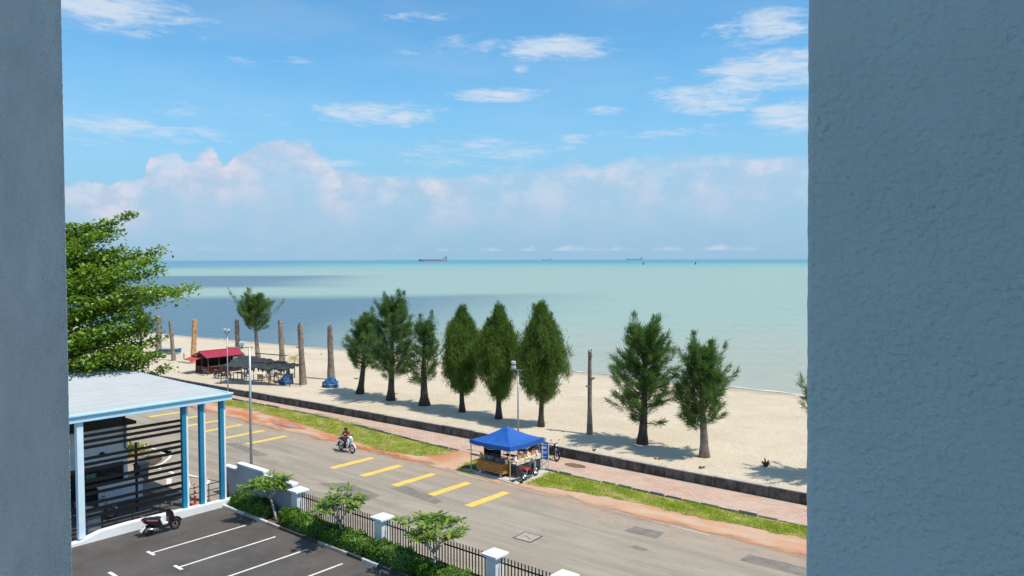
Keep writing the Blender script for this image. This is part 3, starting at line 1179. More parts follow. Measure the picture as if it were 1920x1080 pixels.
hedge(-35.9, -32.6, .82, 7500, 'dark green bush at the foot of the stepped grey wall')
hedge(-31.6, -28.5, .88, 8500, 'bright green bush in front of the pillar where the wall ends')
hedge(-28.5, -25.3, .84, 8500, 'bush under the middle frangipani by the fence')
hedge(-25.3, -22.2, .86, 8500, 'bush between the second pillar and the third frangipani')
hedge(-22.2, -18.9, .74, 8000, 'bush at the bottom edge below the third frangipani')
hedge(-18.9, -15.2, .7, 5000, 'bush at the fence in the bottom corner of the car park')


def frangipani(base, lean, crown, H_, spread, label, seed):
    rs = random.Random(seed)
    t = thing('frangipani_tree', label, 'tree', base, 0, 'frangipani trees along the fence')
    tips = []
    tr = MB()

    def grow(p, d, L, r, lev):
        q = p + d * L
        m_ = (p + q) / 2 + Vector((rs.uniform(-1, 1), rs.uniform(-1, 1), 0)) * L * .06
        tr.path([p, m_, q], [r, r * .9, r * .8], 6)
        if lev == 0:
            tips.append((q, d))
            return
        k = rs.choice((2, 3, 3)) if lev > 1 else rs.choice((2, 3))
        a0 = rs.uniform(0, 6.28)
        for i in range(k):
            a = a0 + i * 6.283 / k + rs.uniform(-.4, .4)
            nd = (d * .75 + Vector((math.cos(a), math.sin(a), .12)) * spread * rs.uniform(.75, 1.15)).normalized()
            if nd.z < .12:
                nd.z = .12
                nd.normalize()
            grow(q, nd, L * rs.uniform(.55, .95), r * .72, lev - 1)
    d0 = Vector(lean).normalized()
    tr.path([(0, 0, 0), d0 * .45 + Vector((.02, .02, 0)), d0 * crown], [.075, .062, .055], 7)
    start = d0 * crown
    a0 = rs.uniform(0, 6)
    for i in range(5):
        a = a0 + i * 1.257
        grow(start, (d0 * .55 + Vector((math.cos(a), math.sin(a) * .8, .05 + .28 * (i % 3))) * .75).normalized(), H_ * rs.uniform(.24, .36), .042, 2)
    obj('trunk', tr, 'bark_pale', t, smooth=True)
    C, N, A, LL = [], [], [], []
    for q, d in tips:
        k = rs.randint(16, 22)
        for i in range(k):
            a = i * 2.4 + rs.uniform(-.3, .3)
            out = Vector((math.cos(a), math.sin(a), rs.uniform(-.15, .75))).normalized()
            L = rs.uniform(.26, .46)
            C.append(q + d * rs.uniform(-.1, .05) + out * L * .55)
            A.append(out)
            nn = (Vector((0, 0, 1)) - out * out.z + Vector((rs.uniform(-.3, .3), rs.uniform(-.3, .3), 0))).normalized()
            N.append(nn)
            LL.append(L)
    LL = np.array(LL)
    vts, n = leaves(np.array(C), np.array(N), np.array(A), LL, LL * .34)
    obj('crown', npmesh('crown', vts, n, 4), 'frangipani_leaves', t)


frangipani((-32.15, 20.72, 0), (-.55, .05, 1), 1.05, 1.75, .85, 'frangipani tree with bare forked limbs by the stepped grey wall', 3)
frangipani((-27.0, 20.75, 0), (-.35, .05, 1), 1.0, 1.9, .8, 'frangipani tree with leafy top before the second pillar', 8)
frangipani((-21.3, 20.75, 0), (-.12, .05, 1), 1.05, 2.15, .75, 'frangipani tree nearest the bottom edge before the fence', 21)

# ------------------------------------------------------------------ entrance canopy
cnp = thing('entrance_canopy', 'flat white metal canopy roof on pale and bright blue columns', 'canopy', (0, 0, 0))
RX0, RX1, RY0, RY1, RZ = -49.8, -36.0, 12.6, 20.72, 5.62


def rz_(x):
    return RZ + .10 + (RX1 - x) * .016


n = 14
for i in range(n):
    a = RX0 + .1 + (RX1 - .2 - RX0) * i / n
    b = RX0 + .1 + (RX1 - .2 - RX0) * (i + 1) / n - .01
    mb = MB()
    prof = []
    for k in range(3):
        w = (b - a) / 3
        x0 = a + k * w
        prof += [(x0, 0), (x0 + w * .80, 0), (x0 + w * .85, .035), (x0 + w * .95, .035), (x0 + w - .001, 0)]
    P = [[(px0, y, rz_(px0) + h) for px0, h in prof] for y in (RY0 + .1, RY1 - .1)]
    mb.grid([[P[0][j], P[1][j]] for j in range(len(prof))])
    o = obj('roof_panel', mb, 'roof_metal', cnp)
    sdf = o.modifiers.new('solid', 'SOLIDIFY')
    sdf.thickness = .02
    sdf.offset = -1
# fascia on the four sides, with a small upper lip
for nm, c, d in (('fascia', (RX1 - .03, (RY0 + RY1) / 2, RZ - .08), (.14, RY1 - RY0, .26)), ('fascia', ((RX0 + RX1) / 2 - .05, RY1 - .05, RZ - .02), (RX1 - RX0 - .25, .12, .36)),
                 ('fascia', ((RX0 + RX1) / 2 - .05, RY0 + .05, RZ - .02), (RX1 - RX0 - .25, .12, .36)), ('fascia', (RX0 + .05, (RY0 + RY1) / 2, RZ + .1), (.12, RY1 - RY0, .36))):
    f_ = obj(nm, MB().box(c, d), 'pale_blue_paint', cnp, bev=.01)
obj('gutter', MB().box((RX1 + .035, (RY0 + RY1) / 2, RZ + .115), (.2, RY1 - RY0 + .06, .10)), 'pale_blue_paint', cnp, bev=.02)
obj('ceiling_panel', MB().box(((RX0 + RX1) / 2, (RY0 + RY1) / 2, RZ - .14), (RX1 - RX0 - .5, RY1 - RY0 - .4, .04)), 'white_paint', cnp)
colp = [(-36.22, 13.52, 'pale_white_paint', .27, 'pale blue column'), (-36.3, 18.3, 'blue_paint', .21, None), (-36.3, 19.2, 'blue_paint', .21, None), (-36.3, 20.28, 'blue_paint', .21, None)]
for x, y, m_, w, lb in colp:
    o = obj('column', MB().box((x, y, (RZ - .2) / 2 + .1), (w, w, RZ - .42)), m_, cnp, bev=.008)
    if lb:
        o['label'] = lb
    if m_ == 'blue_paint':
        obj('white_edge', MB().box((x - .02, y + w / 2 + .055, (RZ - .2) / 2 + .1), (w - .06, .11, RZ - .46)), 'white_paint', o)
for y in (13.3,):
    for x in (-46.5, -49.0):
        obj('column', MB().box((x, y, (RZ - .1) / 2), (.26, .26, RZ - .1)), 'pale_blue_paint', cnp, bev=.008)
# louvre bars
zs = [4.70, 4.44, 4.18, 3.68, 3.42, 3.15, 2.65, 2.37, 2.08, 1.63, 1.34, 1.05]
for z in zs:
    obj('louvre_bar', MB().box((-36.33, 15.9, z), (.07, 4.50, .13)), 'dark_louvre', cnp)
obj('louvre_post', MB().box((-36.40, 16.05, 2.35), (.06, .10, 3.3)), 'dark_louvre', cnp)

# plinth kerb with railing
plk = thing('ramp_kerb', 'low white kerb wall between the car park and the canopy driveway', 'kerb', (-36.15, 0, 0))
mb = MB()
prof = [(12.4, .10), (13.4, .14), (14.3, .36), (15.5, .40), (18.0, .36), (20.75, .30)]
for (a, h0), (b, h1) in zip(prof, prof[1:]):
    mb.add([(-.2, a, -.1), (.2, a, -.1), (.2, b, -.1), (-.2, b, -.1), (-.2, a, h0), (.2, a, h0), (.2, b, h1), (-.2, b, h1)],
           [(0, 1, 5, 4), (1, 2, 6, 5), (2, 3, 7, 6), (3, 0, 4, 7), (4, 5, 6, 7)])
obj('kerb_wall', mb, 'white_paint', plk)
rail = thing('railing', 'black tubular railing standing behind the low white kerb wall', 'railing', (-36.55, 0, 0))
for z in (.55, .85, 1.16):
    obj('rail', MB().path([(0, 13.2, z), (0, 20.75, z)], .022, 8), 'black_steel', rail, smooth=True)
for y in (13.2, 14.55, 15.9, 17.2, 18.65, 19.7, 20.75):
    obj('post', MB().path([(0, y, 0), (0, y, 1.16)], .026, 8), 'black_steel', rail, smooth=True)

# guard house beneath and behind the canopy
gh = thing('guard_house', 'grey guard house with flat dark roof seen through the louvre bars', 'guard house', (-41.7, 0, 0))
GY1 = 17.95
obj('wall', MB().box((-1.8, 14.4, 2.85), (3.6, 7.1, 1.9)), 'white_masonry', gh)
obj('roof', MB().box((-1.75, 14.45, 3.94), (4.4, 7.6, .16)), 'dark_roofing', gh, bev=.01)
obj('lower_wall', MB().box((-1.8, 14.4, .2), (3.56, 7.06, .4)), 'dark_roofing', gh)
obj('corner_post', MB().box((-.08, GY1 - .09, 1.15), (.16, .16, 1.5)), 'white_masonry', gh)
for y in (16.6, 14.9, 13.2, 11.6):
    w = obj('window', MB().box((-.05, y, 1.15), (.06, 1.5, 1.48)), 'dark_glass', gh)
    obj('frame', MB().box((-.01, y - .80, 1.15), (.05, .08, 1.49)), 'black_steel', w)
obj('window', MB().box((-1.8, GY1 - .05, 1.15), (3.2, .06, 1.48)), 'dark_glass', gh)
obj('reflection_panel', MB().box((.0, 15.9, 1.42), (.03, .9, .22)), 'green_reflection', gh)  # green lettering and glass reflections put into one coloured panel
obj('wall_lamp', MB().ball((.04, 16.65, 2.45), (.1, .16, .14)), 'interior_black', gh)
obj('roof_post', MB().box((.1, 17.75, 4.6), (.1, .1, 1.4)), 'interior_black', gh)
obj('downpipe', MB().path([(.06, 17.8, 3.85), (.06, 17.8, 2.6), (.06, 17.95, 2.5)], .035, 8), 'black_steel', gh)
lw = thing('barrier_wall', 'low pale wall in front of the guard house under the canopy', 'wall', (-40.6, 17.1, 0))
obj('body', MB().box((0, 0, .5), (.3, 2.1, 1.0)), 'white_masonry', lw, bev=.01)
obj('top', MB().box((0, 0, 1.03), (.42, 2.2, .06)), 'white_masonry', lw, bev=.01)
bx = thing('wheelie_bin', 'dark blue-grey wheeled bin beyond the guard house corner', 'bin', (-43.6, 19.5, 0), R(10))
obj('body', MB().box((0, 0, .56), (.5, .55, .92), taper=1.12), 'plastic_bluegrey', bx, bev=.03)
obj('lid', MB().box((.02, 0, 1.06), (.62, .66, .08)), 'plastic_bluegrey', bx, bev=.02)
for sy in (-.24, .24):
    obj('wheel', MB().lathe([(.09, -.025), (.1, -.02), (.1, .02), (.09, .025)], 12, (-.22, sy, .1), 'Y'), 'rubber', bx)
# concrete hard stand and cabinet in the shade
cab = thing('utility_cabinet', 'grey metal cabinet behind the pale blue column', 'cabinet', (-37.5, 14.5, 0))
cab.scale = (.7, .62, .85)
obj('body', MB().box((0, 0, .5), (.6, .9, 1.0)), 'galvanised', cab, bev=.015)
obj('door', MB().box((.31, 0, .5), (.02, .78, .86)), 'galvanised', cab, bev=.005)
obj('top', MB().box((0, 0, 1.02), (.68, .98, .05)), 'galvanised', cab, bev=.01)
# red and white marker post
dp = thing('marker_post', 'red and white flexible marker post by the blue columns', 'marker post', tuple(g(366, 948)))
dp.scale = (1.2, 1.2, 1.25)
obj('base', MB().lathe([(.14, 0), (.14, .03), (.08, .07), (.05, .09)], 14), 'plastic_red', dp, smooth=False)
obj('stem', MB().lathe([(.05, .09), (.047, .85), (.03, .9)], 14), 'plastic_red', dp)
for z in (.42, .62, .78):
    obj('reflective_band', MB().lathe([(.052, z), (.052, z + .08)], 14), 'plastic_white', dp)
# scrap of planting at the road corner beyond
isl = struct('traffic_island', MB().prism(pxs([(262, 868), (275, 858), (300, 856), (304, 862), (290, 872), (270, 876)]), 0, .12), 'laterite')
MAT_sub = isl.data.materials
isl.data.materials[0] = MAT['soil']
q = rng.normal(0, 1, (700, 3)) * (0.7, .45, .18) + (-50.2, 21.9, .35)
L = rng.uniform(.1, .25, 700)
vts, k = leaves(q, unit(rng.normal(size=(700, 3)) + (0, 0, .8)), rng.normal(size=(700, 3)), L, L * .5)
tag(obj('shrub', npmesh('shrub', vts, k, 4), 'palm_leaves'), 'scrubby yellow-green shrub on the island seen between louvre bars', 'shrub')


# ================================================================== TREES
def casuarina(base, Ht, zc, width, label, mat, style, seed, lean=(0, 0), tr=.24, tips=((0, 0, 1.0),), nplume=150, per=130, flare=1.0, bark='bark_dark', extra=()):
    """zc: bottom of the crown above ground; style 'dense' (flame shaped) or 'loose' (open plumes)"""
    r = np.random.default_rng(seed)
    t = thing('casuarina_tree', label, 'tree', base, 0, 'casuarina trees along the beach')
    mb = MB()
    top = Ht * .9
    ps, rd = [], []
    for i in range(9):
        k = i / 8
        ps.append((lean[0] * k + .05 * math.sin(k * 5 + seed), lean[1] * k + .05 * math.cos(k * 4 + seed), -.15 + (top + .15) * k))
        rd.append(tr * (1 - .86 * k) * (1 + .55 * flare * math.exp(-k * 16)))
    mb.path(ps, rd, 9)
    lim = mb
    B, Dv, LL, WW = [], [], [], []
    for i in range(nplume):
        if style == 'dense' and i >= nplume // 4:
            break
        u = r.random() ** .85 * (.7 if style == 'dense' else 1) + (.25 if style == 'dense' else 0)   # height fraction where the plume leaves the trunk
        h0 = zc + (Ht * .86 - zc) * u
        a = r.random() * 6.283
        # crown half-width profile
        if style == 'dense':
            wprof = (math.sin(min(1, (u * .85 + .25)) * math.pi * .9) ** .7) * (1.08 - .62 * u)
        else:
            wprof = (.55 + .75 * math.sin((u * .8 + .12) * math.pi)) * (1 - .55 * u) * r.uniform(.6, 1.25)
        w = width * .5 * wprof * r.uniform(.55, 1.05)
        rise = (.25 + 1.9 * min(1, u * 1.7)) if style == 'dense' else r.uniform(.1, 1.5)
        k0 = h0 / top
        p0 = np.array([lean[0] * k0, lean[1] * k0, h0 - (.5 if style == 'dense' else .15)])
        out = np.array([math.cos(a), math.sin(a), 0])
        p1 = p0 + out * w * .75 + np.array([0, 0, w * rise * .45])
        p2 = p0 + out * w + np.array([0, 0, w * rise * (.95 if style == 'dense' else .8) + (.35 if style == 'dense' else .1)])
        if style == 'dense':
            p2[2] = min(p2[2], Ht * (.99 - .10 * (w / width)))
            if u < .4:
                p2[2] -= .55 * (1 - u / .4)
        if i < len(extra):
            p0, p1, p2 = (np.array(q_, float) for q_ in extra[i])
        if i % 2 == 0:
            lim.path([tuple(p0), tuple(p1), tuple(p2)], [.032, .018, .006], 4, cap=False)
        m_ = per
        s = r.random(m_) ** .75
        s = np.where(r.random(m_) < .12, s * .4, s * .75 + .25)
        c = ((1 - s) ** 2)[:, None] * p0 + (2 * s * (1 - s))[:, None] * p1 + (s ** 2)[:, None] * p2
        tang = unit((2 * (1 - s))[:, None] * (p1 - p0) + (2 * s)[:, None] * (p2 - p1))
        spread = .20 if style == 'dense' else .13
        c = c + r.normal(0, spread, (m_, 3)) * (1.15 - .75 * s)[:, None]
        d = unit(tang * (.8 if style == 'dense' else .9) + r.normal(0, .48 if style == 'dense' else .5, (m_, 3)) + np.array([0, 0, .35 if style == 'dense' else .0]) + out * .15)
        B.append(c)
        Dv.append(d)
        LL.append(r.uniform(.16, .34, m_) if style == 'dense' else r.uniform(.18, .52, m_) * (.75 + .4 * s))
        WW.append(r.uniform(.024, .046, m_) if style == 'dense' else r.uniform(.020, .036, m_))
    if style == 'dense':
        # flame-like sprays that lie against one another over the whole crown
        for i in range(470):
            u = r.random() ** .9
            a = r.random() * 6.283
            prof = np.interp(u, [0, .1, .25, .38, .52, .68, .82, .95], [.26, .60, .88, 1.0, 1.0, .84, .54, .16])
            rad = width * .5 * prof * (1 + .16 * math.sin(a * 2 + seed * 1.7 + u * 5) + .10 * math.sin(a * 5 + seed - u * 7)) * r.uniform(.5, 1.06)
            k0 = u
            b0 = np.array([rad * math.cos(a), rad * math.sin(a), zc - .15 + (Ht * .92 - zc) * u])
            hl = r.uniform(.6, 1.8) * (1 - .35 * u)
            inw = -np.array([math.cos(a), math.sin(a), 0]) * (.10 + .30 * u) * hl + r.normal(0, .08, 3)
            tipv = b0 + np.array([0, 0, hl]) + inw
            m_ = 130
            s = r.random(m_)
            wd = .17 * np.sin(np.clip(s * .85 + .12, 0, 1) * math.pi) + .02
            c = b0 + s[:, None] * (tipv - b0) + r.normal(0, 1, (m_, 3)) * wd[:, None]
            B.append(c)
            Dv.append(unit((tipv - b0) / hl * .9 + r.normal(0, .45, (m_, 3))))
            LL.append(r.uniform(.18, .40, m_))
            WW.append(r.uniform(.018, .034, m_))
    # leader shoots at the top
    for tx, ty, hk in tips:
        m_ = 420
        s = r.random(m_)
        hh = Ht * (.74 + (hk - .74) * s)
        rad = .34 * (1 - s) ** .8 + .04
        c = np.column_stack([lean[0] + tx + r.normal(0, 1, m_) * rad, lean[1] + ty + r.normal(0, 1, m_) * rad, hh])
        B.append(c)
        Dv.append(unit(np.column_stack([r.normal(0, .4, (m_, 2)), np.full(m_, .9)])))
        LL.append(r.uniform(.18, .36, m_))
        WW.append(r.uniform(.022, .038, m_))
    obj('trunk', mb, bark, t, smooth=True)
    B, Dv, LL, WW = map(np.concatenate, (B, Dv, LL, WW))
    n = len(B)
    side = unit(np.cross(Dv, r.normal(size=(n, 3)))) * (WW[:, None] * .5)
    v4 = np.stack([B - side * .5, B + side * .5 + Dv * LL[:, None] * .0, B + side + Dv * LL[:, None] * .45, B + Dv * LL[:, None], B - side + Dv * LL[:, None] * .45], 1).reshape(-1, 3)
    obj('crown', npmesh('crown', v4, n, 5), mat, t)
    return t


SZ = .58
casuarina((-54.15, 43.5, SZ), 7.7, 2.2, 3.6, 'leaning casuarina with bare lower trunk right of the blue bundle', 'needles_blue', 'loose', 31, (.75, .5), .30, ((-.5, 0, .93), (.3, .2, 1.0)), 130, 150, 1.0)
casuarina((-49.65, 43.15, SZ), 9.4, 1.9, 4.7, 'tallest bushy casuarina, second in the beach row', 'needles_blue', 'loose', 32, (.2, .4), .30, ((-.9, -.3, .97), (.1, .4, 1.0), (.8, .4, .98)), 190, 170)
casuarina((-45.64, 43.3, SZ), 7.7, 1.6, 2.9, 'thin sparse casuarina with flared trunk between two fuller ones', 'needles_blue', 'loose', 33, (.1, .1), .34, ((-.35, -.2, .96), (.45, .3, 1.0)), 95, 120, 1.4)
casuarina((-41.37, 43.38, SZ), 8.1, 1.45, 3.4, 'dense flame-shaped casuarina, leftmost of the three dense ones', 'needles_olive', 'dense', 34, (0, 0), .21, ((0, 0, 1.0), (-.75, -.4, .87), (.5, .5, .9)), 210, 150)
casuarina((-37.51, 43.35, SZ), 8.3, 1.4, 3.2, 'dense flame-shaped casuarina directly left of the lamp post', 'needles_olive', 'dense', 35, (0, 0), .22, ((.1, .1, 1.0), (-.65, -.5, .9)), 210, 150)
casuarina((-33.28, 43.05, SZ), 8.7, 1.75, 3.45, 'dense flame-shaped casuarina just right of the lamp post', 'needles_olive', 'dense', 36, (0, 0), .20, ((-.45, -.3, 1.0), (.55, .4, .93)), 220, 150)
casuarina((-25.04, 43.0, SZ), 8.5, 1.5, 4.6, 'wide open casuarina right of the thin bare post', 'needles_green', 'loose', 37, (.1, .1), .30, ((-.55, -.4, 1.0), (.45, .3, .97)), 165, 165, 1.0)
casuarina((-20.6, 42.65, SZ), 7.5, 1.6, 3.5, 'open casuarina with pale fluted trunk, last full one at right', 'needles_green', 'loose', 38, (-.25, -.1), .27, ((-.3, -.2, 1.0), (.5, .4, .93)), 150, 150, .8, 'bark_grey')
casuarina((-12.7, 42.8, SZ), 7.6, 1.7, 4.2, 'casuarina mostly hidden behind the right wall, only branch tips showing', 'needles_green', 'loose', 39, (0, 0), .28, ((0, 0, 1.0),), 120, 130)
# young tree among the stumps at the left: a tufted head on a tall bare trunk
casuarina((-83.2, 51.5, .50), 8.6, 3.5, 4.6, 'casuarina with a tufted head on a tall bare trunk among the stumps', 'needles_green', 'loose', 40, (-.5, -.3), .30, ((-.6, -.3, 1.0), (.7, .6, .92)), 150, 150, .4, 'bark_grey', extra=[((-.3, -.2, 5.2), (-1.9, -1.4, 6.0), (-2.9, -2.2, 8.7)), ((-.3, -.2, 5.5), (-1.6, -1.2, 6.3), (-2.7, -2.1, 8.2)), ((0, 0, 5), (1.8, 1.4, 5.6), (2.6, 2.0, 7.3))])


def stump(px, py, ptop, dia, mat, label, seed, lean=(0, 0), z=.58, cat='tree stump'):
    rs = random.Random(seed)
    b = g(px, py, z)
    # height from the row where the trunk ends
    lo, hi = 0, 15
    dep = (b.x * FW.x + b.y * FW.y)
    h = H + (487 - ptop) / F * dep - z
    t = thing('tree_stump', label, cat, (b.x, b.y, z), rs.uniform(0, 6), 'sawn-off trunks on the beach')
    n = 16
    mb = MB()
    rows = 16
    if dia > .4:
        lean = (lean[0] + rs.uniform(-.18, .18), lean[1] + rs.uniform(-.18, .18))
    P = []
    for i in range(rows + 1):
        k = i / rows
        r0 = dia / 2 * .88 * (1 - .22 * k) * (1 + .35 * math.exp(-k * 9))
        row = []
        for j in range(n + 1):
            a = 2 * math.pi * (j % n) / n
            rr = r0 * (1 + .12 * math.sin(3 * a + seed) + .09 * math.sin(6 * a + k * 2) + .06 * math.sin(k * 13 + a * 2 + seed) + rs.uniform(-.03, .03) * (j < n))
            row.append((rr * math.cos(a) + lean[0] * k, rr * math.sin(a) + lean[1] * k, -.1 + (h + .1) * k + ((.14 * math.sin(a * 2 + seed) + .08 * math.sin(a * 5)) if i == rows else 0)))
        row[-1] = row[0]
        P.append(row)
    mb.grid([list(c) for c in zip(*P)][::-1])
    obj('trunk', mb, mat, t, smooth=True)
    rr = dia / 2 * .67
    obj('sawn_top', MB().lathe([(rr, h - .05), (rr * .9, h + .015), (.01, h + .02)], 12, (lean[0], lean[1], 0)), 'sawn_wood', t)
    for i in range(3):
        a = rs.uniform(0, 6.28)
        hz = rs.uniform(.35, .95) * h
        rd = dia / 2 * .85
        obj('branch_stub', MB().path([(rd * .6 * math.cos(a) + lean[0] * hz / h, rd * .6 * math.sin(a) + lean[1] * hz / h, hz), ((rd + .17) * math.cos(a) + lean[0] * hz / h, (rd + .17) * math.sin(a) + lean[1] * hz / h, hz + .12)], [.09, .06], 7), mat, t)


stump(297, 662, 592, .78, 'bark_grey', 'tall sawn-off trunk half behind the big almond tree', 1)
stump(326, 676, 602, .52, 'bark_grey', 'slender leaning sawn-off trunk by the blue boat', 2, (-.3, -.2))
stump(362, 682, 599, .70, 'bark_orange', 'orange-brown sawn-off trunk left of the red-roofed hut', 3, (.3, .2))
stump(447, 674, 600, .68, 'bark_grey', 'sawn-off trunk standing directly behind the red-roofed hut', 4)
stump(530, 690, 601, .68, 'bark_grey', 'sawn-off trunk rising behind the black shade net', 5, (.1, 0))
stump(568, 721, 607, .66, 'bark_grey', 'sawn-off trunk with a small palm at its foot', 6, (.22, .1))
stump(622, 712, 612, .72, 'bark_grey', 'sawn-off trunk with the blue bundle at its foot', 7)
stump(1106, 814, 660, .36, 'bark_grey', 'thin dark bare post right of the dense casuarinas', 8, cat='post')


# ------------------------------------------------------------------ big almond tree at the left
def almond():
    r = np.random.default_rng(5)
    dep = 47.0
    b = onD(112, 800, dep)
    t = thing('almond_tree', 'big spreading almond tree with layered branches above the canopy roof', 'tree', (b.x, b.y, 0))
    T = Vector((b.x, b.y, 0))
    mb = MB()
    topz = 14.2
    mb.path([(0, 0, -.2), (.15, .05, 2), (-.1, .1, 6), (.1, 0, 10), (0, 0, topz)], [.42, .33, .26, .17, .05], 10)
    # limb tips read at the tree's own distance: (px, py, depth offset, pad width)
    tips = [(248, 408, 0, .5), (215, 432, .8, .9), (190, 440, -1.2, 1.0), (150, 425, .3, 1.0), (140, 470, -2, 1.3), (225, 470, -.5, 1.0), (298, 470, .5, .9), (280, 488, -1.0, 1.0),
            (250, 492, 1.8, 1.2), (298, 508, 0, .9), (230, 515, -2.2, 1.2), (180, 500, -2.8, 1.4), (353, 540, .3, 1.0), (330, 546, -1.0, 1.1), (300, 545, 1.4, 1.2), (270, 540, -2.0, 1.3),
            (225, 560, -2.6, 1.4), (170, 560, -3.2, 1.5), (255, 590, -1.6, 1.1), (268, 618, -.8, 1.0), (290, 640, -.4, .9), (225, 610, -3.0, 1.3), (180, 620, -3.4, 1.5), (300, 668, .2, .8),
            (318, 692, .6, .6), (278, 665, -1.4, 1.0), (240, 655, -2.4, 1.3), (200, 665, -3.2, 1.4), (160, 680, -3.4, 1.5), (262, 690, -1, .9), (140, 640, -3.6, 1.5), (130, 590, -3.2, 1.5), (135, 530, -3, 1.5),
            (235, 630, 2, 1.2), (255, 560, 2.5, 1.2), (200, 480, 2.2, 1.3), (285, 605, 1.0, .7), (215, 540, 1.0, 1.4), (150, 455, 2, 1.4)]
    for i in range(16):                          # the far and the hidden side
        a = r.uniform(0, 6.283)
        rad = r.uniform(3, 7.5)
        z = r.uniform(4.5, 13.2)
        q = T + Vector((rad * math.cos(a), rad * math.sin(a), z))
        rr = (q - T).dot(RT)
        if rr > 2.0:
            continue
        tips.append((q, None, 0, 1.5))
    C, N, A = [], [], []
    for tp in tips:
        if tp[1] is None:
            q = tp[0] - T
        else:
            q = onD(tp[0], tp[1], dep + tp[2]) - T
        pw = tp[3]
        hr = math.hypot(q.x, q.y)
        z0 = max(2.2, q.z - hr * .28 - .4)
        s = Vector((0, 0, min(z0, topz - .4)))
        m1 = s.lerp(q, .45) + Vector((0, 0, .12 * hr * .4))
        mb.path([s, m1, q], [.05 + hr * .012, .03 + hr * .006, .012], 6, cap=False)
        n = int(370 * (0.55 + pw) * (1.0 + hr * .05))
        if tp[1] is not None and tp[2] < -2.4:
            n = int(n * .5)
        u = r.random(n) ** .7
        u = .12 + .9 * u
        c = np.outer((1 - u) ** 2, np.array(s)) + np.outer(2 * u * (1 - u), np.array(m1)) + np.outer(u ** 2, np.array(q))
        wd = pw * (.35 + .9 * np.sin(np.clip(u, 0, 1) * math.pi * .86))
        lat = r.normal(0, .50, (n, 2)) * wd[:, None]
        c[:, 0] += lat[:, 0]
        c[:, 1] += lat[:, 1]
        c[:, 2] += r.normal(0, .12, n) + .12 - .13 * (lat ** 2).sum(1) + .14 * np.sin(c[:, 0] * 2.1) * np.cos(c[:, 1] * 2.3)
        C.append(c)
        N.append(unit(np.column_stack([r.normal(0, .75, (n, 2)), np.ones(n)])))
        A.append(r.normal(size=(n, 3)))
    # inner leaves on the ascending twigs that fill the heart of the crown
    n = 4500
    a = r.uniform(0, 6.283, n)
    rad = np.abs(r.normal(0, 1.5, n))
    z = r.uniform(4.6, 13.2, n)
    C.append(np.column_stack([rad * np.cos(a), rad * np.sin(a), z]))
    N.append(unit(np.column_stack([r.normal(0, .5, (n, 2)), np.ones(n)])))
    A.append(r.normal(size=(n, 3)))
    C, N, A = map(np.concatenate, (C, N, A))
    L = r.uniform(.13, .34, len(C))
    vts, k = leaves(C, N, A, L, L * .58)
    obj('trunk', mb, 'bark_grey', t, smooth=True)
    obj('crown', npmesh('crown', vts, k, 4), 'almond_leaves', t)


almond()
# small feathery tree half hidden behind the almond tree
casuarina((-101, 45.5, .58), 6.2, 1.6, 2.8, 'small casuarina peeping out behind the almond tree', 'needles_blue', 'loose', 41, (0, 0), .2, ((0, 0, 1.0),), 60, 110)

# little palm beside a stump
pl = thing('small_palm', 'small yellow-green palm at the right end of the shade net', 'palm', tuple(g(552, 709, .58)))
rs = random.Random(9)
st = MB().path([(0, 0, 0), (.05, 0, .9), (.0, .05, 2.1)], [.07, .055, .05], 7)
obj('trunk', st, 'bark_grey', pl)
for i in range(16):
    a = i * 2.4
    el = .35 + (i % 4) * .32
    mb = MB()
    L = rs.uniform(1.0, 1.5)
    P = []
    prev = Vector((0, 0, 2.05))
    pts = []
    for k in range(7):
        e = el - k * .28
        if k:
            prev = prev + Vector((math.cos(a) * math.cos(e), math.sin(a) * math.cos(e), math.sin(e))) * L / 6
        pts.append(prev.copy())
    sd = Vector((-math.sin(a), math.cos(a), 0))
    for k in range(6):
        for s_ in (-1, 1):
            for h_ in (0, .5):
                b0 = pts[k].lerp(pts[k + 1], h_)
                tpv = b0 + sd * s_ * .38 * math.sin((k + h_ + .8) / 7.2 * math.pi) + Vector((0, 0, -.12)) + (pts[k + 1] - pts[k]) * .8
                w = (pts[k + 1] - pts[k]) * .22
                mb.add([b0, b0 + w, tpv], [(0, 1, 2)])
    obj('frond', mb, 'palm_leaves', pl)


# ================================================================== BEACH THINGS
def lamp_post(base, h, label, heads, arm=.0, ang=0.0, r=.065):
    t = thing('lamp_post', label, 'lamp post', base, ang, 'lamp posts along the road and path')
    obj('base_plate', MB().box((0, 0, .02), (.34, .34, .04)), 'galvanised', t)
    obj('pole', MB().path([(0, 0, 0), (0, 0, h * .5), (0, 0, h)], [r, r * .85, r * .62], 12), 'galvanised', t, smooth=True)
    obj('cross_arm', MB().box((arm, 0, h - .02), (.9 + abs(arm), .06, .06)), 'galvanised', t)
    for x, z, tilt in heads:
        f_ = obj('floodlight', MB().box((x, -.02, h + z), (.28, .12, .20), rx=tilt), 'lamp_grey', t, bev=.02)
        obj('lens', MB().box((x, -.10, h + z - .02), (.23, .02, .15), rx=tilt), 'lamp_glass', f_)
        obj('bracket', MB().box((x, 0, h + z - .2), (.06, .06, .2)), 'metal_dark', t)


lamp_post((-30.75, 37.35, 0), 5.55, 'lamp post with two floodlights behind the blue tent', [(-.34, .14, .35), (-.34, .42, .35)], -.12)
lamp_post((-64.65, 36.85, 0), 5.9, 'lamp post with two floodlights in front of the red-roofed hut', [(-.32, .3, .35), (.3, .3, -.35)])
lamp_post((-37.95, 22.95, 0), 7.75, 'tall lamp post at the roadside behind the stepped grey wall', [(-.42, .2, .3)], -.55, R(38), .085)

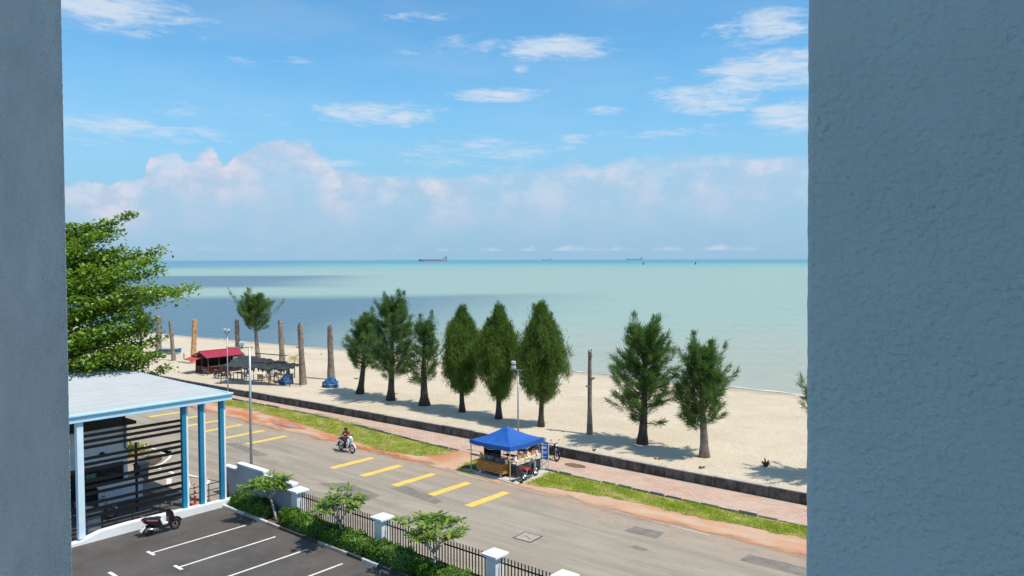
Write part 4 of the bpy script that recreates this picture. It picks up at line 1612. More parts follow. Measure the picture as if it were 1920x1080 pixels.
# red-roofed hut
hut = thing('beach_hut', 'small dark red hut with pitched red roof on the sand', 'hut', (-76.9, 42.75, .55))
hut.scale = (.86, .86, .90)
obj('wall', MB().box((-1.45, 0, .95), (.08, 4.3, 1.9)).box((0, 2.15, .95), (2.98, .08, 1.9)).box((0, -2.15, .45), (2.98, .08, .9)).box((1.45, 0, .45), (.08, 4.22, .9)), 'red_wall', hut)
obj('floor', MB().box((0, 0, .04), (2.8, 4.2, .08)), 'wood_dark', hut)
for x, y in ((1.45, -2.1), (1.45, -.7), (1.45, .8), (1.45, 2.1), (-1.45, -2.1), (0, -2.15)):
    obj('post', MB().box((x, y, .98), (.11, .11, 1.96)), 'wood_dark', hut)
obj('back_panel', MB().box((-.2, 0, 1.2), (.06, 4.1, 1.5)), 'interior_black', hut)
for s_, nm in ((1, 'roof_slope'), (-1, 'roof_slope')):
    mb = MB()
    P = []
    for k in range(23):
        y = -2.55 + 5.1 * k / 22
        dz_ = .03 if k % 2 else 0
        P.append([(0, y, 2.62 + dz_), (s_ * 1.95, y, 1.98 + dz_)])
    mb.grid(P)
    o = obj(nm, mb, 'red_roofing', hut)
    sdf = o.modifiers.new('s', 'SOLIDIFY')
    sdf.thickness = .04
obj('ridge_cap', MB().box((0, 0, 2.67), (.3, 5.14, .05)), 'red_roofing', hut, bev=.01)
obj('gable', MB().slab([(-1.5, 1.92), (1.5, 1.92), (0, 2.55)], -2.16, -2.1), 'interior_black', hut)
obj('awning', MB().box((-.7, -2.9, 1.82), (2.3, 1.3, .05), rx=R(14)), 'red_awning', hut)
obj('counter', MB().box((1.62, 0, .93), (.5, 4.0, .06)), 'wood_dark', hut)
obj('menu_board', MB().box((1.5, 1.55, 1.35), (.05, .8, .9)), 'plastic_white', hut)
obj('corner_sheet', MB().box((1.4, 2.2, 1.3), (.3, .04, 1.1)), 'plastic_white', hut)

# shade net with furniture below
net = thing('shade_net', 'sagging black shade net on poles beside the red hut', 'shade net', (0, 0, 0))
c0, c1_, c2_, c3_ = g(414, 688, 2.25), g(543, 694, 2.15), g(563, 683, 2.7), g(452, 664, 3.15)
P = []
for i in range(31):
    row = []
    for j in range(19):
        u, w = i / 30, j / 18
        p_ = c0.lerp(c1_, u).lerp(c3_.lerp(c2_, u), w)
        z = p_.z - .32 * math.sin(u * math.pi) * math.sin(w * math.pi) + .07 * math.sin(u * 26 + w * 5) * math.sin(w * 9 + 1) + .16 * abs(math.sin(u * 9.4)) * (1 - w) * .6
        row.append((p_.x, p_.y, z + .05 * math.sin(u * 51 + w * 13)))
    P.append(row)
o = obj('net', MB().grid(P), 'net_dark', net, smooth=True)
# ragged hanging hem
hem = MB()
for i in range(30):
    a, b = Vector(P[i][0]), Vector(P[i + 1][0])
    dzz = random.uniform(.1, .55)
    hem.add([a, b, b - Vector((0, 0, dzz * .5)), (a + b) / 2 - Vector((0, 0, dzz)), a - Vector((0, 0, dzz * .4))], [(0, 1, 2, 3, 4)])
obj('hem', hem, 'net_dark', net)
for c in (c0, c1_, c2_, c3_, c0.lerp(c1_, .35), c0.lerp(c1_, .7), c3_.lerp(c2_, .5)):
    obj('pole', MB().path([(c.x, c.y, .5), (c.x + random.uniform(-.05, .05), c.y, c.z + .05)], .05, 7), 'wood_dark', net)
obj('ridge_pole', MB().path([g(478, 662, 3.5), g(538, 667, 3.4)], .05, 6), 'wood_dark', net)


def chair(loc, rz, mat, label, grp):
    t = thing('plastic_chair', label, 'chair', loc, rz, grp)
    obj('seat', MB().box((0, 0, .44), (.44, .44, .035)), mat, t, bev=.012)
    obj('backrest', MB().box((-.21, 0, .67), (.03, .42, .42), ry=R(-8)), mat, t, bev=.01)
    for sx in (-.18, .19):
        for sy in (-.18, .18):
            obj('leg', MB().path([(sx, sy, .44), (sx * 1.15, sy * 1.15, 0)], .022, 6), mat, t)
    for sy in (-.22, .22):
        obj('armrest', MB().path([(-.2, sy, .66), (.15, sy, .64), (.19, sy, .44)], .018, 6), mat, t)


def table(loc, rz, label, cloth, lx=1.2, ly=.8):
    t = thing('table', label, 'table', loc, rz, 'tables under the shade net')
    obj('table_top', MB().box((0, 0, .73), (lx, ly, .045)), cloth, t, bev=.01)
    for sx in (-1, 1):
        for sy in (-1, 1):
            obj('leg', MB().box((sx * (lx / 2 - .07), sy * (ly / 2 - .07), .355), (.05, .05, .71)), 'wood_dark', t)


S0 = .60
table((-69.6, 41.0, S0), .4, 'dark table at the left end under the shade net', 'wood_dark')
table((-67.6, 42.0, S0), .4, 'table with pale top under the middle of the shade net', 'plastic_white')
table((-65.4, 42.9, S0), .4, 'dark table at the right end under the shade net', 'wood_dark')
table((-69.0, 43.8, S0), .4, 'dark table deep under the back of the shade net', 'wood_dark')
chs = [(-66.2, 41.25, 1.9, 'plastic_orange', 'orange chair at the front edge of the shade net'), (-63.9, 44.4, -1.0, 'plastic_orange', 'orange chair at the right back corner of the shade net'),
       (-68.6, 41.1, .2, 'plastic_white', 'white chair between the left and middle tables under the net'), (-67.4, 43.1, 2.5, 'plastic_white', 'white chair behind the pale table under the net'),
       (-66.6, 42.9, 3.3, 'wood_dark', 'dark chair right of the pale table under the net'), (-70.7, 40.6, .4, 'wood_dark', 'dark chair at the far left end under the net'),
       (-64.6, 43.4, 3.0, 'wood_dark', 'dark chair right of the right-hand table under the net'), (-68.0, 44.4, -1.8, 'wood_dark', 'dark chair at the back table under the net'),
       (-69.9, 41.9, -1.4, 'plastic_bluegrey', 'blue-grey chair behind the left table under the net'), (-65.9, 43.8, -1.4, 'plastic_bluegrey', 'blue-grey chair behind the right-hand table under the net')]
for x, y, a, m_, lb in chs:
    chair((x, y, S0), a, m_, lb, 'chairs under the shade net')
for i, (x, y, z, lb) in enumerate([(-72.9, 40.2, .6, 'small white tub on the sand left of the shade net'), (-72.0, 40.9, .6, 'white bucket in front of the red hut wall')]):
    t = thing('bucket', lb, 'bucket', (x, y, z), 0, 'white buckets by the hut')
    obj('body', MB().lathe([(.15, 0), (.19, .36), (.2, .37), (.2, .39)], 14), 'plastic_white', t, smooth=False)
    obj('handle', MB().torus((0, 0, .37), .2, .01, 16, 5, 'Y', (0, math.pi)), 'metal_dark', t)
chair((-74.9, 40.2, .6), 1.2, 'plastic_bluegrey', 'dark chair standing alone left of the red hut', 'chairs by the hut')


def bundle(loc, sx, sy, sz, label, seed):
    r = np.random.default_rng(seed)
    t = thing('tarp_bundle', label, 'tarpaulin', loc, 0, 'blue tarpaulin bundles')
    mb = MB()
    P = []
    for i in range(13):
        th = math.pi * .5 * i / 12
        row = []
        for j in range(29):
            ph = 2 * math.pi * (j % 28) / 28
            k = 1 + .10 * math.sin(ph * 5 + i * .5) + .07 * math.sin(ph * 9 - i * .9 + seed) + r.normal(0, .02) * (j % 28 > 0)
            row.append((sx * math.cos(th) ** .6 * math.cos(ph) * k, sy * math.cos(th) ** .6 * math.sin(ph) * k, sz * math.sin(th) * (1 + .1 * math.sin(ph * 3 + seed))))
        P.append(row)
    for row in P:
        row[-1] = row[0]
    mb.grid([list(c) for c in zip(*P)])
    obj('cover', mb, 'tarp_blue', t, smooth=True)
    obj('rope', MB().torus((0, 0, sz * .42), 1.0, .02, 28, 5, 'Z'), 'plastic_white', t)
    rp = t.children[-1]
    rp.scale = (sx * .93, sy * .93, 1)
    obj('upper_fold', MB().ball((sx * .15, sy * .1, sz * .9), (sx * .55, sy * .5, sz * .42), 14, 8), 'tarp_blue', t, smooth=True)
    obj('dark_crate', MB().box((-sx * .85, -sy * .25, sz * .3), (.4, .4, sz * .55)), 'crate_grey', t, bev=.02)


bundle((-59.2, 44.2, .58), .8, .65, .75, 'blue tarpaulin bundle alone on the sand at a trunk foot', 3)
bundle((-64.0, 42.6, .58), .7, .6, .75, 'blue tarpaulin bundle under the right end of the shade net', 5)

# boat
bt = thing('rowing_boat', 'small blue boat with white bottom on the sand far left', 'boat', (-95.6, 46.7, .62), R(30))
sec = []
for k in range(9):
    u = -1 + 2 * k / 8
    w = .55 * (1 - max(0, u) ** 3 * .95) * (1 - max(0, -u) ** 6 * .25)
    sh = .62 + .22 * max(0, u) ** 2
    sec.append([(u * 1.5, -w, sh), (u * 1.45, -w * .8, .25), (u * 1.4, 0, .08), (u * 1.45, w * .8, .25), (u * 1.5, w, sh)])
obj('hull', MB().grid([[s[0], s[1]] for s in sec]).grid([[s[3], s[4]] for s in sec]), 'boat_blue', bt)
obj('bottom', MB().grid([[s[1], s[2], s[3]] for s in sec]), 'plastic_white', bt)
obj('deck_cover', MB().grid([[(s[0][0], s[0][1] * .97, s[0][2] - .03), (s[4][0], s[4][1] * .97, s[4][2] - .03)] for s in sec]), 'boat_blue', bt)
for u in (-.6, .4):
    obj('thwart', MB().box((u, 0, .62), (.2, 1.0, .04)), 'wood_dark', bt)

# driftwood stump and debris
ds = thing('driftwood_stump', 'black jagged driftwood root sticking out of the sand at right', 'driftwood', (-16.9, 42.95, .56))
mb = MB()
rs = random.Random(4)
for i in range(9):
    a = i * .7
    mb.path([(0, 0, -.05), (.1 * math.cos(a), .1 * math.sin(a), .15), (.28 * math.cos(a) * rs.uniform(.5, 1.2), .28 * math.sin(a), rs.uniform(.2, .5))], [.09, .07, .025], 6)
obj('root', mb, 'bark_dark', ds)
rs = random.Random(14)
spots = [(-22.4, 40.3, 'near the sea wall below the open casuarina'), (-19.6, 40.2, 'near the sea wall left of the driftwood root'), (-17.5, 62.0, 'far out by the water at right'), (-26.5, 39.6, 'just behind the sea wall near the parked motorcycle'),
         (-61.0, 48.6, 'between two sawn-off trunks'), (-85.0, 62.0, 'near the water behind the red hut'), (-100, 60.5, 'near the water at far left'), (-70.5, 60.0, 'near the water above the shade net')]
for x, y, w in spots:
    mb = MB()
    for i in range(5):
        a = rs.uniform(0, 6.28)
        L = rs.uniform(.12, .4)
        mb.path([(rs.uniform(-.15, .15), rs.uniform(-.1, .1), .02), (L * math.cos(a), L * math.sin(a), rs.uniform(.05, .16))], [.04, .015], 5)
    o = obj('driftwood', mb, 'bark_dark', loc=(x, y, sandz(x, y) + .01))
    tag(o, 'scrap of dark driftwood on sand ' + w, 'driftwood', 'scraps of driftwood on the sand')
stk = thing('wooden_stake', 'short grey stake in the sand left of the orange trunk', 'stake', tuple(g(345, 672, .58)))
obj('stake', MB().path([(0, 0, -.1), (.02, 0, .62)], [.07, .05], 7), 'bark_grey', stk)
obj('wrap', MB().lathe([(.10, .36), (.11, .5), (.08, .6)], 8), 'galvanised', stk)


# ================================================================== MOTORCYCLES
def wheel(t, x, R_, spokes=10, rim='metal_chrome', w=.045):
    o = obj('wheel', MB().torus((x, 0, R_), R_ - w, w, 26, 8, 'Y'), 'rubber', t, smooth=True)
    obj('rim', MB().torus((x, 0, R_), R_ - w * 2.1, .016, 24, 6, 'Y'), rim, o, smooth=True)
    sp = MB().lathe([(.05, -.05), (.055, -.03), (.055, .03), (.05, .05)], 12, (x, 0, R_), 'Y')
    for i in range(spokes):
        a = 2 * math.pi * i / spokes
        sp.path([(x, 0, R_), (x + (R_ - w * 2) * math.cos(a), 0, R_ + (R_ - w * 2) * math.sin(a))], .008, 4)
    obj('spokes', sp, rim, o)


def motorcycle(loc, rz, label, kind, body, accent, tilt=0.0, grp='motorcycles and scooters', shield=None):
    """front points to +X; underbone or scooter"""
    t = thing('motor_scooter' if kind == 'scooter' else 'motorcycle', label, 'scooter' if kind == 'scooter' else 'motorcycle', loc, rz, grp)
    t.rotation_euler = (tilt, 0, rz)
    shield = shield or body
    if kind == 'scooter':
        Rw, xf, xr = .26, .63, -.60
        wheel(t, xf, Rw, 6, 'metal_dark', .055)
        wheel(t, xr, Rw, 6, 'metal_dark', .055)
        obj('fork', MB().path([(xf, -.08, Rw), (xf - .10, -.07, .62)], .02, 7).path([(xf, .08, Rw), (xf - .10, .07, .62)], .02, 7).path([(xf - .10, 0, .58), (xf - .20, 0, .98)], .03, 8), 'metal_dark', t)
        obj('front_mudguard', MB().torus((xf, 0, Rw), Rw + .035, .055, 12, 6, 'Y', (.3, 2.4)), accent, t, smooth=True)
        fs = obj('front_shield', MB().slab([(.40, .34), (.50, .40), (.56, .62), (.52, .84), (.42, 1.0), (.30, .98), (.30, .70), (.26, .36)], -.18, .18), body, t, bev=.05)
        obj('headlamp', MB().ball((.50, 0, .86), (.07, .13, .08), 12, 8), 'lamp_glass', fs)
        obj('leg_panel', MB().slab([(.32, .36), (.34, .40), (.36, .72), (.33, .95), (.29, .94), (.30, .6), (.26, .38)], -.17, .17), 'interior_black', t, bev=.02)
        obj('footboard', MB().box((.10, 0, .30), (.62, .34, .11)), 'paint_black', t, bev=.02)
        obj('tunnel_cover', MB().slab([(.30, .36), (.02, .36), (-.10, .70), (.02, .72), (.12, .5), (.28, .46)], -.1, .1), 'paint_white_gloss', t, bev=.03)
        sd = obj('rear_body', MB().slab([(-.02, .36), (-.08, .66), (-.30, .74), (-.78, .84), (-.86, .80), (-.74, .58), (-.52, .50), (-.30, .36)], -.16, .16), body, t, bev=.05)
        obj('side_stripe', MB().slab([(-.20, .66), (-.72, .79), (-.70, .72), (-.24, .60)], -.168, .168), 'paint_pink', sd)
        obj('seat', MB().slab([(-.02, .70), (-.06, .78), (-.28, .79), (-.70, .88), (-.74, .84), (-.5, .76), (-.30, .72)], -.13, .13), 'seat_vinyl', t, bev=.04)
        obj('tail_lamp', MB().ball((-.84, 0, .77), (.04, .11, .05), 10, 6), 'lens_red', t)
        obj('grab_rail', MB().path([(-.60, .12, .86), (-.86, .1, .92), (-.86, -.1, .92), (-.60, -.12, .86)], .015, 6), 'paint_silver', t)
        obj('engine', MB().box((-.40, .02, .30), (.46, .2, .2)), 'metal_dark', t, bev=.03)
        obj('exhaust', MB().path([(-.10, -.12, .26), (-.40, -.16, .28), (-.72, -.17, .36)], [.03, .055, .05], 10), 'metal_chrome', t, smooth=True)
        obj('rear_mudguard', MB().slab([(-.78, .50), (-.96, .30), (-.94, .24), (-.72, .44)], -.07, .07), 'paint_white_gloss', t)
        hx, hz = .40, 1.02
    else:
        Rw, xf, xr = .29, .63, -.61
        wheel(t, xf, Rw)
        wheel(t, xr, Rw)
        obj('fork', MB().path([(xf, -.07, Rw), (xf - .15, -.06, .76)], .022, 7).path([(xf, .07, Rw), (xf - .15, .06, .76)], .022, 7).path([(xf - .13, 0, .66), (xf - .24, 0, .98)], .032, 8), 'metal_chrome', t)
        obj('front_mudguard', MB().torus((xf, 0, Rw), Rw + .03, .05, 12, 6, 'Y', (.25, 2.3)), accent, t, smooth=True)
        ls = obj('leg_shield', MB().slab([(.40, .92), (.46, .84), (.42, .62), (.33, .38), (.24, .30), (.20, .34), (.28, .52), (.33, .74), (.34, .92)], -.20, -.09).slab([(.40, .92), (.46, .84), (.42, .62), (.33, .38), (.24, .30), (.20, .34), (.28, .52), (.33, .74), (.34, .92)], .09, .20)
                 .slab([(.42, .95), (.49, .84), (.44, .66), (.36, .68), (.34, .92)], -.1, .1), shield, t, bev=.025)
        obj('headlamp', MB().ball((.50, 0, .95), (.08, .10, .085), 12, 8), 'lamp_glass', t, smooth=True)
        obj('headlamp_shell', MB().ball((.43, 0, .98), (.11, .13, .11), 12, 8), shield, t, smooth=True)
        obj('frame_tube', MB().path([(.40, 0, .80), (.18, 0, .52), (-.14, 0, .50), (-.42, 0, .68)], [.05, .06, .07, .05], 10), accent, t, smooth=True)
        obj('engine', MB().lathe([(.07, -.15), (.12, -.12), (.12, .12), (.07, .15)], 14, (-.02, 0, .33), 'Y').box((.14, 0, .36), (.24, .15, .14)), 'metal_dark', t, bev=.01)
        obj('rear_body', MB().slab([(-.08, .50), (-.12, .70), (-.42, .76), (-.86, .84), (-.90, .78), (-.66, .62), (-.40, .52)], -.13, .13), body, t, bev=.04)
        obj('seat', MB().slab([(-.02, .70), (-.06, .77), (-.34, .77), (-.72, .86), (-.76, .82), (-.5, .75), (-.2, .70)], -.13, .13), 'seat_vinyl', t, bev=.035)
        obj('rear_mudguard', MB().torus((xr, 0, Rw), Rw + .03, .055, 12, 6, 'Y', (.9, 3.2)), 'metal_dark', t, smooth=True)
        obj('tail_lamp', MB().ball((-.90, 0, .74), (.045, .09, .05), 10, 6), 'lens_red', t)
        obj('swing_arm', MB().path([(-.12, -.1, .36), (xr, -.1, Rw)], .022, 6).path([(-.12, .1, .36), (xr, .1, Rw)], .022, 6), 'metal_dark', t)
        for s_ in (-.13, .13):
            obj('shock_absorber', MB().path([(-.44, s_, .66), (xr + .02, s_, Rw + .04)], .028, 8), 'metal_chrome', t)
        obj('exhaust', MB().path([(.12, -.10, .26), (-.20, -.15, .22), (-.45, -.16, .26), (-.92, -.17, .34)], [.022, .026, .045, .042], 10), 'metal_chrome', t, smooth=True)
        obj('footrest', MB().path([(.02, -.26, .27), (.02, .26, .27)], .018, 6), 'metal_dark', t)
        obj('luggage_rack', MB().path([(-.62, .11, .86), (-.92, .09, .90), (-.92, -.09, .90), (-.62, -.11, .86)], .014, 6), 'metal_chrome', t)
        hx, hz = .36, 1.02
    obj('handlebar', MB().path([(hx - .13, -.34, hz + .02), (hx - .05, -.22, hz + .03), (hx, 0, hz - .03), (hx - .05, .22, hz + .03), (hx - .13, .34, hz + .02)], .015, 7), 'metal_dark', t, smooth=True)
    for s_ in (-1, 1):
        obj('grip', MB().path([(hx - .16, s_ * .36, hz + .02), (hx - .09, s_ * .27, hz + .025)], .022, 7), 'rubber', t)
        obj('mirror_stalk', MB().path([(hx - .03, s_ * .20, hz + .02), (hx - .02, s_ * .32, hz + .22)], .008, 5), 'metal_dark', t)
        obj('mirror', MB().ball((hx - .02, s_ * .34, hz + .25), (.02, .075, .05), 10, 6), 'metal_chrome', t, smooth=True)
    obj('stand', MB().path([(-.05, .1, .28), (-.02, .26, .0)], .014, 6), 'metal_dark', t)
    return t


motorcycle((-34.72, 16.4, 0.004), R(88), 'maroon scooter parked by the low white kerb in the car park', 'scooter', 'paint_maroon', 'paint_black', R(-5))
bike = motorcycle((-40.2, 31.2, .004), R(-2), 'white underbone motorcycle ridden along the road', 'underbone', 'paint_white_gloss', 'paint_white_gloss', 0)
motorcycle((-27.05, 33.95, .03), R(97), 'red and black motorcycle parked at the right side of the blue tent', 'underbone', 'paint_red', 'paint_black', R(-6), shield='paint_silver')
motorcycle((-28.75, 38.05, .03), R(-14), 'black motorcycle parked against the sea wall behind the blue tent', 'underbone', 'paint_black', 'paint_black', R(-6))
motorcycle((-38.9, 15.2, .0), R(60), 'silver motorcycle parked in the shade under the canopy', 'underbone', 'paint_silver', 'paint_white_gloss', R(-6))
motorcycle((-71.6, 40.25, .60), R(30), 'dark motorcycle parked at the left end of the shade net', 'underbone', 'paint_black', 'metal_dark', R(-6))


# ------------------------------------------------------------------ rider
def remesh(o, vox):
    m_ = o.modifiers.new('r', 'REMESH')
    m_.mode = 'VOXEL'
    m_.voxel_size = vox
    m_.use_smooth_shade = True
    s_ = o.modifiers.new('s', 'SMOOTH')
    s_.iterations = 3
    s_.factor = .5


def rider(loc, rz):
    t = thing('person', 'person in dark red shirt and dark helmet riding the white motorcycle', 'person', loc, rz)
    hip, sh, hd = Vector((-.24, 0, .84)), Vector((-.12, 0, 1.25)), Vector((-.05, 0, 1.44))
    b = MB()
    b.path([hip, hip.lerp(sh, .5), sh], [.13, .13, .12], 10)
    b.path([sh + Vector((0, -.16, -.01)), sh + Vector((0, .16, -.01))], [.075, .075], 8)
    b.path([sh, hd], [.06, .055], 8)
    b.ball(hd + Vector((.01, 0, .02)), (.085, .075, .11), 12, 8)
    b.ball(hd + Vector((.095, 0, .0)), (.022, .016, .025), 8, 6)          # nose
    for s_ in (-1, 1):
        b.ball(hd + Vector((0, s_ * .078, 0)), (.02, .012, .028), 8, 6)    # ears
        sd, el, wr = sh + Vector((.0, s_ * .18, -.02)), Vector((.05, s_ * .30, 1.04)), Vector((.20, s_ * .31, 1.06))
        b.path([sd, sd.lerp(el, .5), el, el.lerp(wr, .5), wr], [.062, .052, .044, .04, .03], 8)
        hnd = wr + Vector((.045, 0, .0))
        b.ball(hnd, (.045, .04, .02), 8, 6)
        for k in range(4):
            y = s_ * (-.028 + .019 * k)
            L = (.052, .06, .056, .045)[k]
            b.path([hnd + Vector((.03, y, .008)), hnd + Vector((.03 + L * .6, y, -.002)), hnd + Vector((.02 + L * .6, y, -.035))], [.0095, .009, .008], 6)
        b.path([hnd + Vector((0, -s_ * .035, 0)), hnd + Vector((.03, -s_ * .055, -.015)), hnd + Vector((.05, -s_ * .045, -.03))], [.011, .010, .008], 6)
        hp, kn, an = hip + Vector((.02, s_ * .09, -.03)), Vector((.16, s_ * .20, .72)), Vector((-.02, s_ * .20, .34))
        b.path([hp, hp.lerp(kn, .5), kn, kn.lerp(an, .4), an], [.10, .085, .062, .06, .042], 8)
        b.path([an + Vector((-.05, 0, -.03)), an + Vector((.16, s_ * .01, -.05))], [.04, .034], 8)
    bo = obj('body', b, 'skin', t)
    remesh(bo, .009)
    s = MB()
    s.path([hip + Vector((0, 0, -.02)), hip.lerp(sh, .5), sh + Vector((0, 0, .02))], [.155, .15, .135], 12)
    s.path([sh + Vector((0, -.17, 0)), sh + Vector((0, .17, 0))], [.09, .09], 10)
    for s_ in (-1, 1):
        sd, el = sh + Vector((0, s_ * .18, -.02)), Vector((.05, s_ * .30, 1.04))
        s.path([sd, sd.lerp(el, .62)], [.082, .07], 8)
    so_ = obj('shirt', s, 'shirt_maroon', t)
    remesh(so_, .014)
    tr = MB()
    tr.path([hip + Vector((0, 0, .04)), hip + Vector((0, 0, -.1))], [.15, .14], 12)
    shl = []
    for s_ in (-1, 1):
        hp, kn, an = hip + Vector((.02, s_ * .09, -.03)), Vector((.16, s_ * .20, .72)), Vector((-.02, s_ * .20, .34))
        tr.path([hp, hp.lerp(kn, .5), kn, kn.lerp(an, .5), an + Vector((0, 0, .05))], [.118, .102, .08, .074, .06], 10)
        shl.append(MB().path([an + Vector((-.07, 0, -.04)), an + Vector((.05, 0, -.04)), an + Vector((.19, s_ * .01, -.055))], [.046, .05, .036], 8))
    to = obj('trousers', tr, 'trousers_dark', t)
    remesh(to, .014)
    for q in shl:
        obj('shoe', q, 'rubber', t, smooth=True)
    hm = MB()
    prof = [(.128 * math.cos(a), .13 * math.sin(a)) for a in np.linspace(-.35, math.pi / 2 - .01, 10)]
    hm.lathe(prof, 18, tuple(hd + Vector((-.005, 0, .035))))
    ho = obj('helmet', hm, 'helmet_dark', t, smooth=True)
    obj('visor', MB().box(tuple(hd + Vector((.14, 0, .075))), (.10, .18, .012), ry=R(12)), 'helmet_dark', ho)
    fc = MB()
    for s_ in (-1, 1):
        fc.ball(hd + Vector((.078, s_ * .03, .025)), (.012, .014, .009), 8, 6)
    fc.ball(hd + Vector((.088, 0, -.045)), (.01, .024, .006), 8, 6)
    obj('eyes_and_mouth', fc, 'trousers_dark', t)


rider((-40.2, 31.2, .004), R(-2))

# ================================================================== FOOD STALL
TX0, TX1, TY0, TY1 = -30.65, -27.6, 32.8, 35.85
slab = struct('stall_slab', MB().prism([(-31.4, 32.75), (-27.0, 32.55), (-26.6, 35.9), (-31.0, 35.95)], -.02, .045), 'concrete_slab')
tent = thing('pop_up_tent', 'blue pop-up tent with peaked roof over the roadside stall', 'tent', ((TX0 + TX1) / 2, (TY0 + TY1) / 2, .04))
hw = (TX1 - TX0) / 2
EZ, PZ = 1.88, 2.62
for sx in (-1, 1):
    for sy in (-1, 1):
        l_ = obj('leg', MB().box((sx * (hw - .03), sy * (hw - .03), EZ / 2), (.042, .042, EZ)), 'tent_leg_metal' if sy < 0 else 'tent_leg_white', tent)
        obj('foot_plate', MB().box((sx * (hw - .03), sy * (hw - .03), .012), (.13, .13, .02)), 'metal_dark', l_)
# four concave roof panels
for q in range(4):
    a = [(-1, -1), (1, -1), (1, 1), (-1, 1)][q]
    b = [(1, -1), (1, 1), (-1, 1), (-1, -1)][q]
    P = []
    for i in range(13):
        k = i / 12                      # 0 at the eave, 1 at the peak
        zz = EZ + .03 + (PZ - EZ) * (k ** 1.45)
        row = []
        for j in range(13):
            u = j / 12
            x = (a[0] + (b[0] - a[0]) * u) * hw * 1.02 * (1 - k)
            y = (a[1] + (b[1] - a[1]) * u) * hw * 1.02 * (1 - k)
            sag = -.06 * math.sin(u * math.pi) * (1 - k) * (.4 + k) * 2
            row.append((x, y, zz + sag + .006 * math.sin(u * 17 + k * 9 + q)))
        P.append(row)
    rp = obj('roof_panel', MB().grid(P), 'canopy_blue', tent, smooth=True)
    Pv = []
    for j in range(25):
        u = j / 24
        x = (a[0] + (b[0] - a[0]) * u) * hw * 1.022
        y = (a[1] + (b[1] - a[1]) * u) * hw * 1.022
        zz = EZ + .03 - .12 * math.sin(u * math.pi) * .4
        Pv.append([(x, y, zz + .005), (x + a[0] * 0, y, zz - .14), (x, y, zz - .24 + .02 * math.sin(u * 25))])
    vo = obj('valance', MB().grid(Pv), 'canopy_blue', rp)
for q in range(4):
    a = [(-1, -1), (1, -1), (1, 1), (-1, 1)][q]
    b = [(1, -1), (1, 1), (-1, 1), (-1, -1)][q]
    t0, t1 = Vector((a[0] * hw, a[1] * hw, EZ - .05)), Vector((b[0] * hw, b[1] * hw, EZ - .05))
    mm = t0.lerp(t1, .5)
    obj('truss', MB().path([t0, mm - Vector((0, 0, .28))], .014, 5).path([t0 - Vector((0, 0, .28)), mm], .014, 5).path([mm - Vector((0, 0, .28)), t1], .014, 5).path([mm, t1 - Vector((0, 0, .28))], .014, 5), 'tent_leg_white', tent)
obj('centre_pole', MB().path([(0, 0, EZ + .05), (0, 0, PZ - .02)], .02, 6), 'tent_leg_white', tent)

# slatted wooden bench cart
bn_in = None
bn = thing('slatted_bench', 'orange wooden slatted counter with wheels under the front of the blue tent', 'counter', (-29.25, 33.35, .045), R(0))
for k in range(5):
    obj('slat', MB().box((0, -.44, .25 + k * .098), (1.95, .03, .062)), 'wood_orange', bn, bev=.006)
for k in range(5):
    obj('slat', MB().box((.99, -.03, .25 + k * .098), (.03, .80, .062)), 'wood_orange', bn, bev=.006)
for x in (-.9, -.3, .3, .9):
    for y in (-.38, .36):
        obj('post', MB().box((x, y, .40), (.06, .06, .64)), 'wood_dark', bn)
obj('inner_lining', MB().box((0, -.03, .44), (1.85, .72, .5)), 'interior_black', bn)
obj('counter_top', MB().box((0, 0, .74), (2.1, .95, .04)), 'wood_orange', bn, bev=.008)
for x in (-.8, .8):
    for y in (-.36, .36):
        obj('castor', MB().lathe([(.06, -.02), (.09, -.015), (.09, .015), (.06, .02)], 12, (x, y, .09), 'Y'), 'plastic_white', bn)
# goods on it
Z1 = .045 + .76


def goods(name, label, cat, loc, parts, rz=0.0, grp='goods on the stall'):
    t = thing(name, label, cat, loc, rz, grp)
    for nm, mb, m_ in parts:
        obj(nm, mb, m_, t, bev=.008)


def basket(w, d, h):
    mb = MB().box((0, 0, .02), (w, d, .03))
    for k in range(4):
        z = .06 + k * h / 4
        mb.box((0, -d / 2, z), (w, .015, h / 6)).box((0, d / 2, z), (w, .015, h / 6)).box((-w / 2, 0, z), (.015, d, h / 6)).box((w / 2, 0, z), (.015, d, h / 6))
    for sx in (-1, 1):
        for sy in (-1, 1):
            mb.box((sx * w / 2, sy * d / 2, h / 2), (.03, .03, h))
    return mb


def heap(w, d, h, n, seed):
    rs = random.Random(seed)
    mb = MB()
    for i in range(n):
        x, y = rs.uniform(-w, w) * .42, rs.uniform(-d, d) * .42
        mb.box((x, y, h * (1 - .6 * (abs(x) / w + abs(y) / d)) + rs.uniform(0, .05)), (.13, .10, .05), rz=rs.uniform(0, 3), rx=rs.uniform(-.5, .5))
    return mb


goods('snack_crate', 'dark slatted crate of goods on the left of the wooden counter', 'crate', (-29.45, 33.30, Z1), [('crate', basket(.62, .45, .34), 'crate_grey'), ('packets', heap(.55, .4, .2, 18, 1), 'goods_white')])
goods('snack_crate', 'dark slatted crate of pink goods at the right of the wooden counter', 'crate', (-28.65, 33.30, Z1), [('crate', basket(.56, .45, .28), 'crate_grey'), ('packets', heap(.5, .4, .2, 16, 2), 'goods_pink')])
for i, (x, m_, lb) in enumerate(((-30.2, 'goods_yellow', 'yellow jar at the left end of the wooden counter'), (-30.0, 'goods_cream', 'cream jar beside the yellow jar on the counter'), (-28.25, 'goods_cream', 'cream jar at the right end of the wooden counter'))):
    goods('jar', lb, 'jar', (x, 33.25 + .1 * (i % 2), Z1), [('glass', MB().lathe([(.08, 0), (.10, .03), (.10, .24), (.07, .28)], 14), m_), ('lid', MB().lathe([(.075, .28), (.08, .29), (.08, .33)], 14), 'plastic_red')])
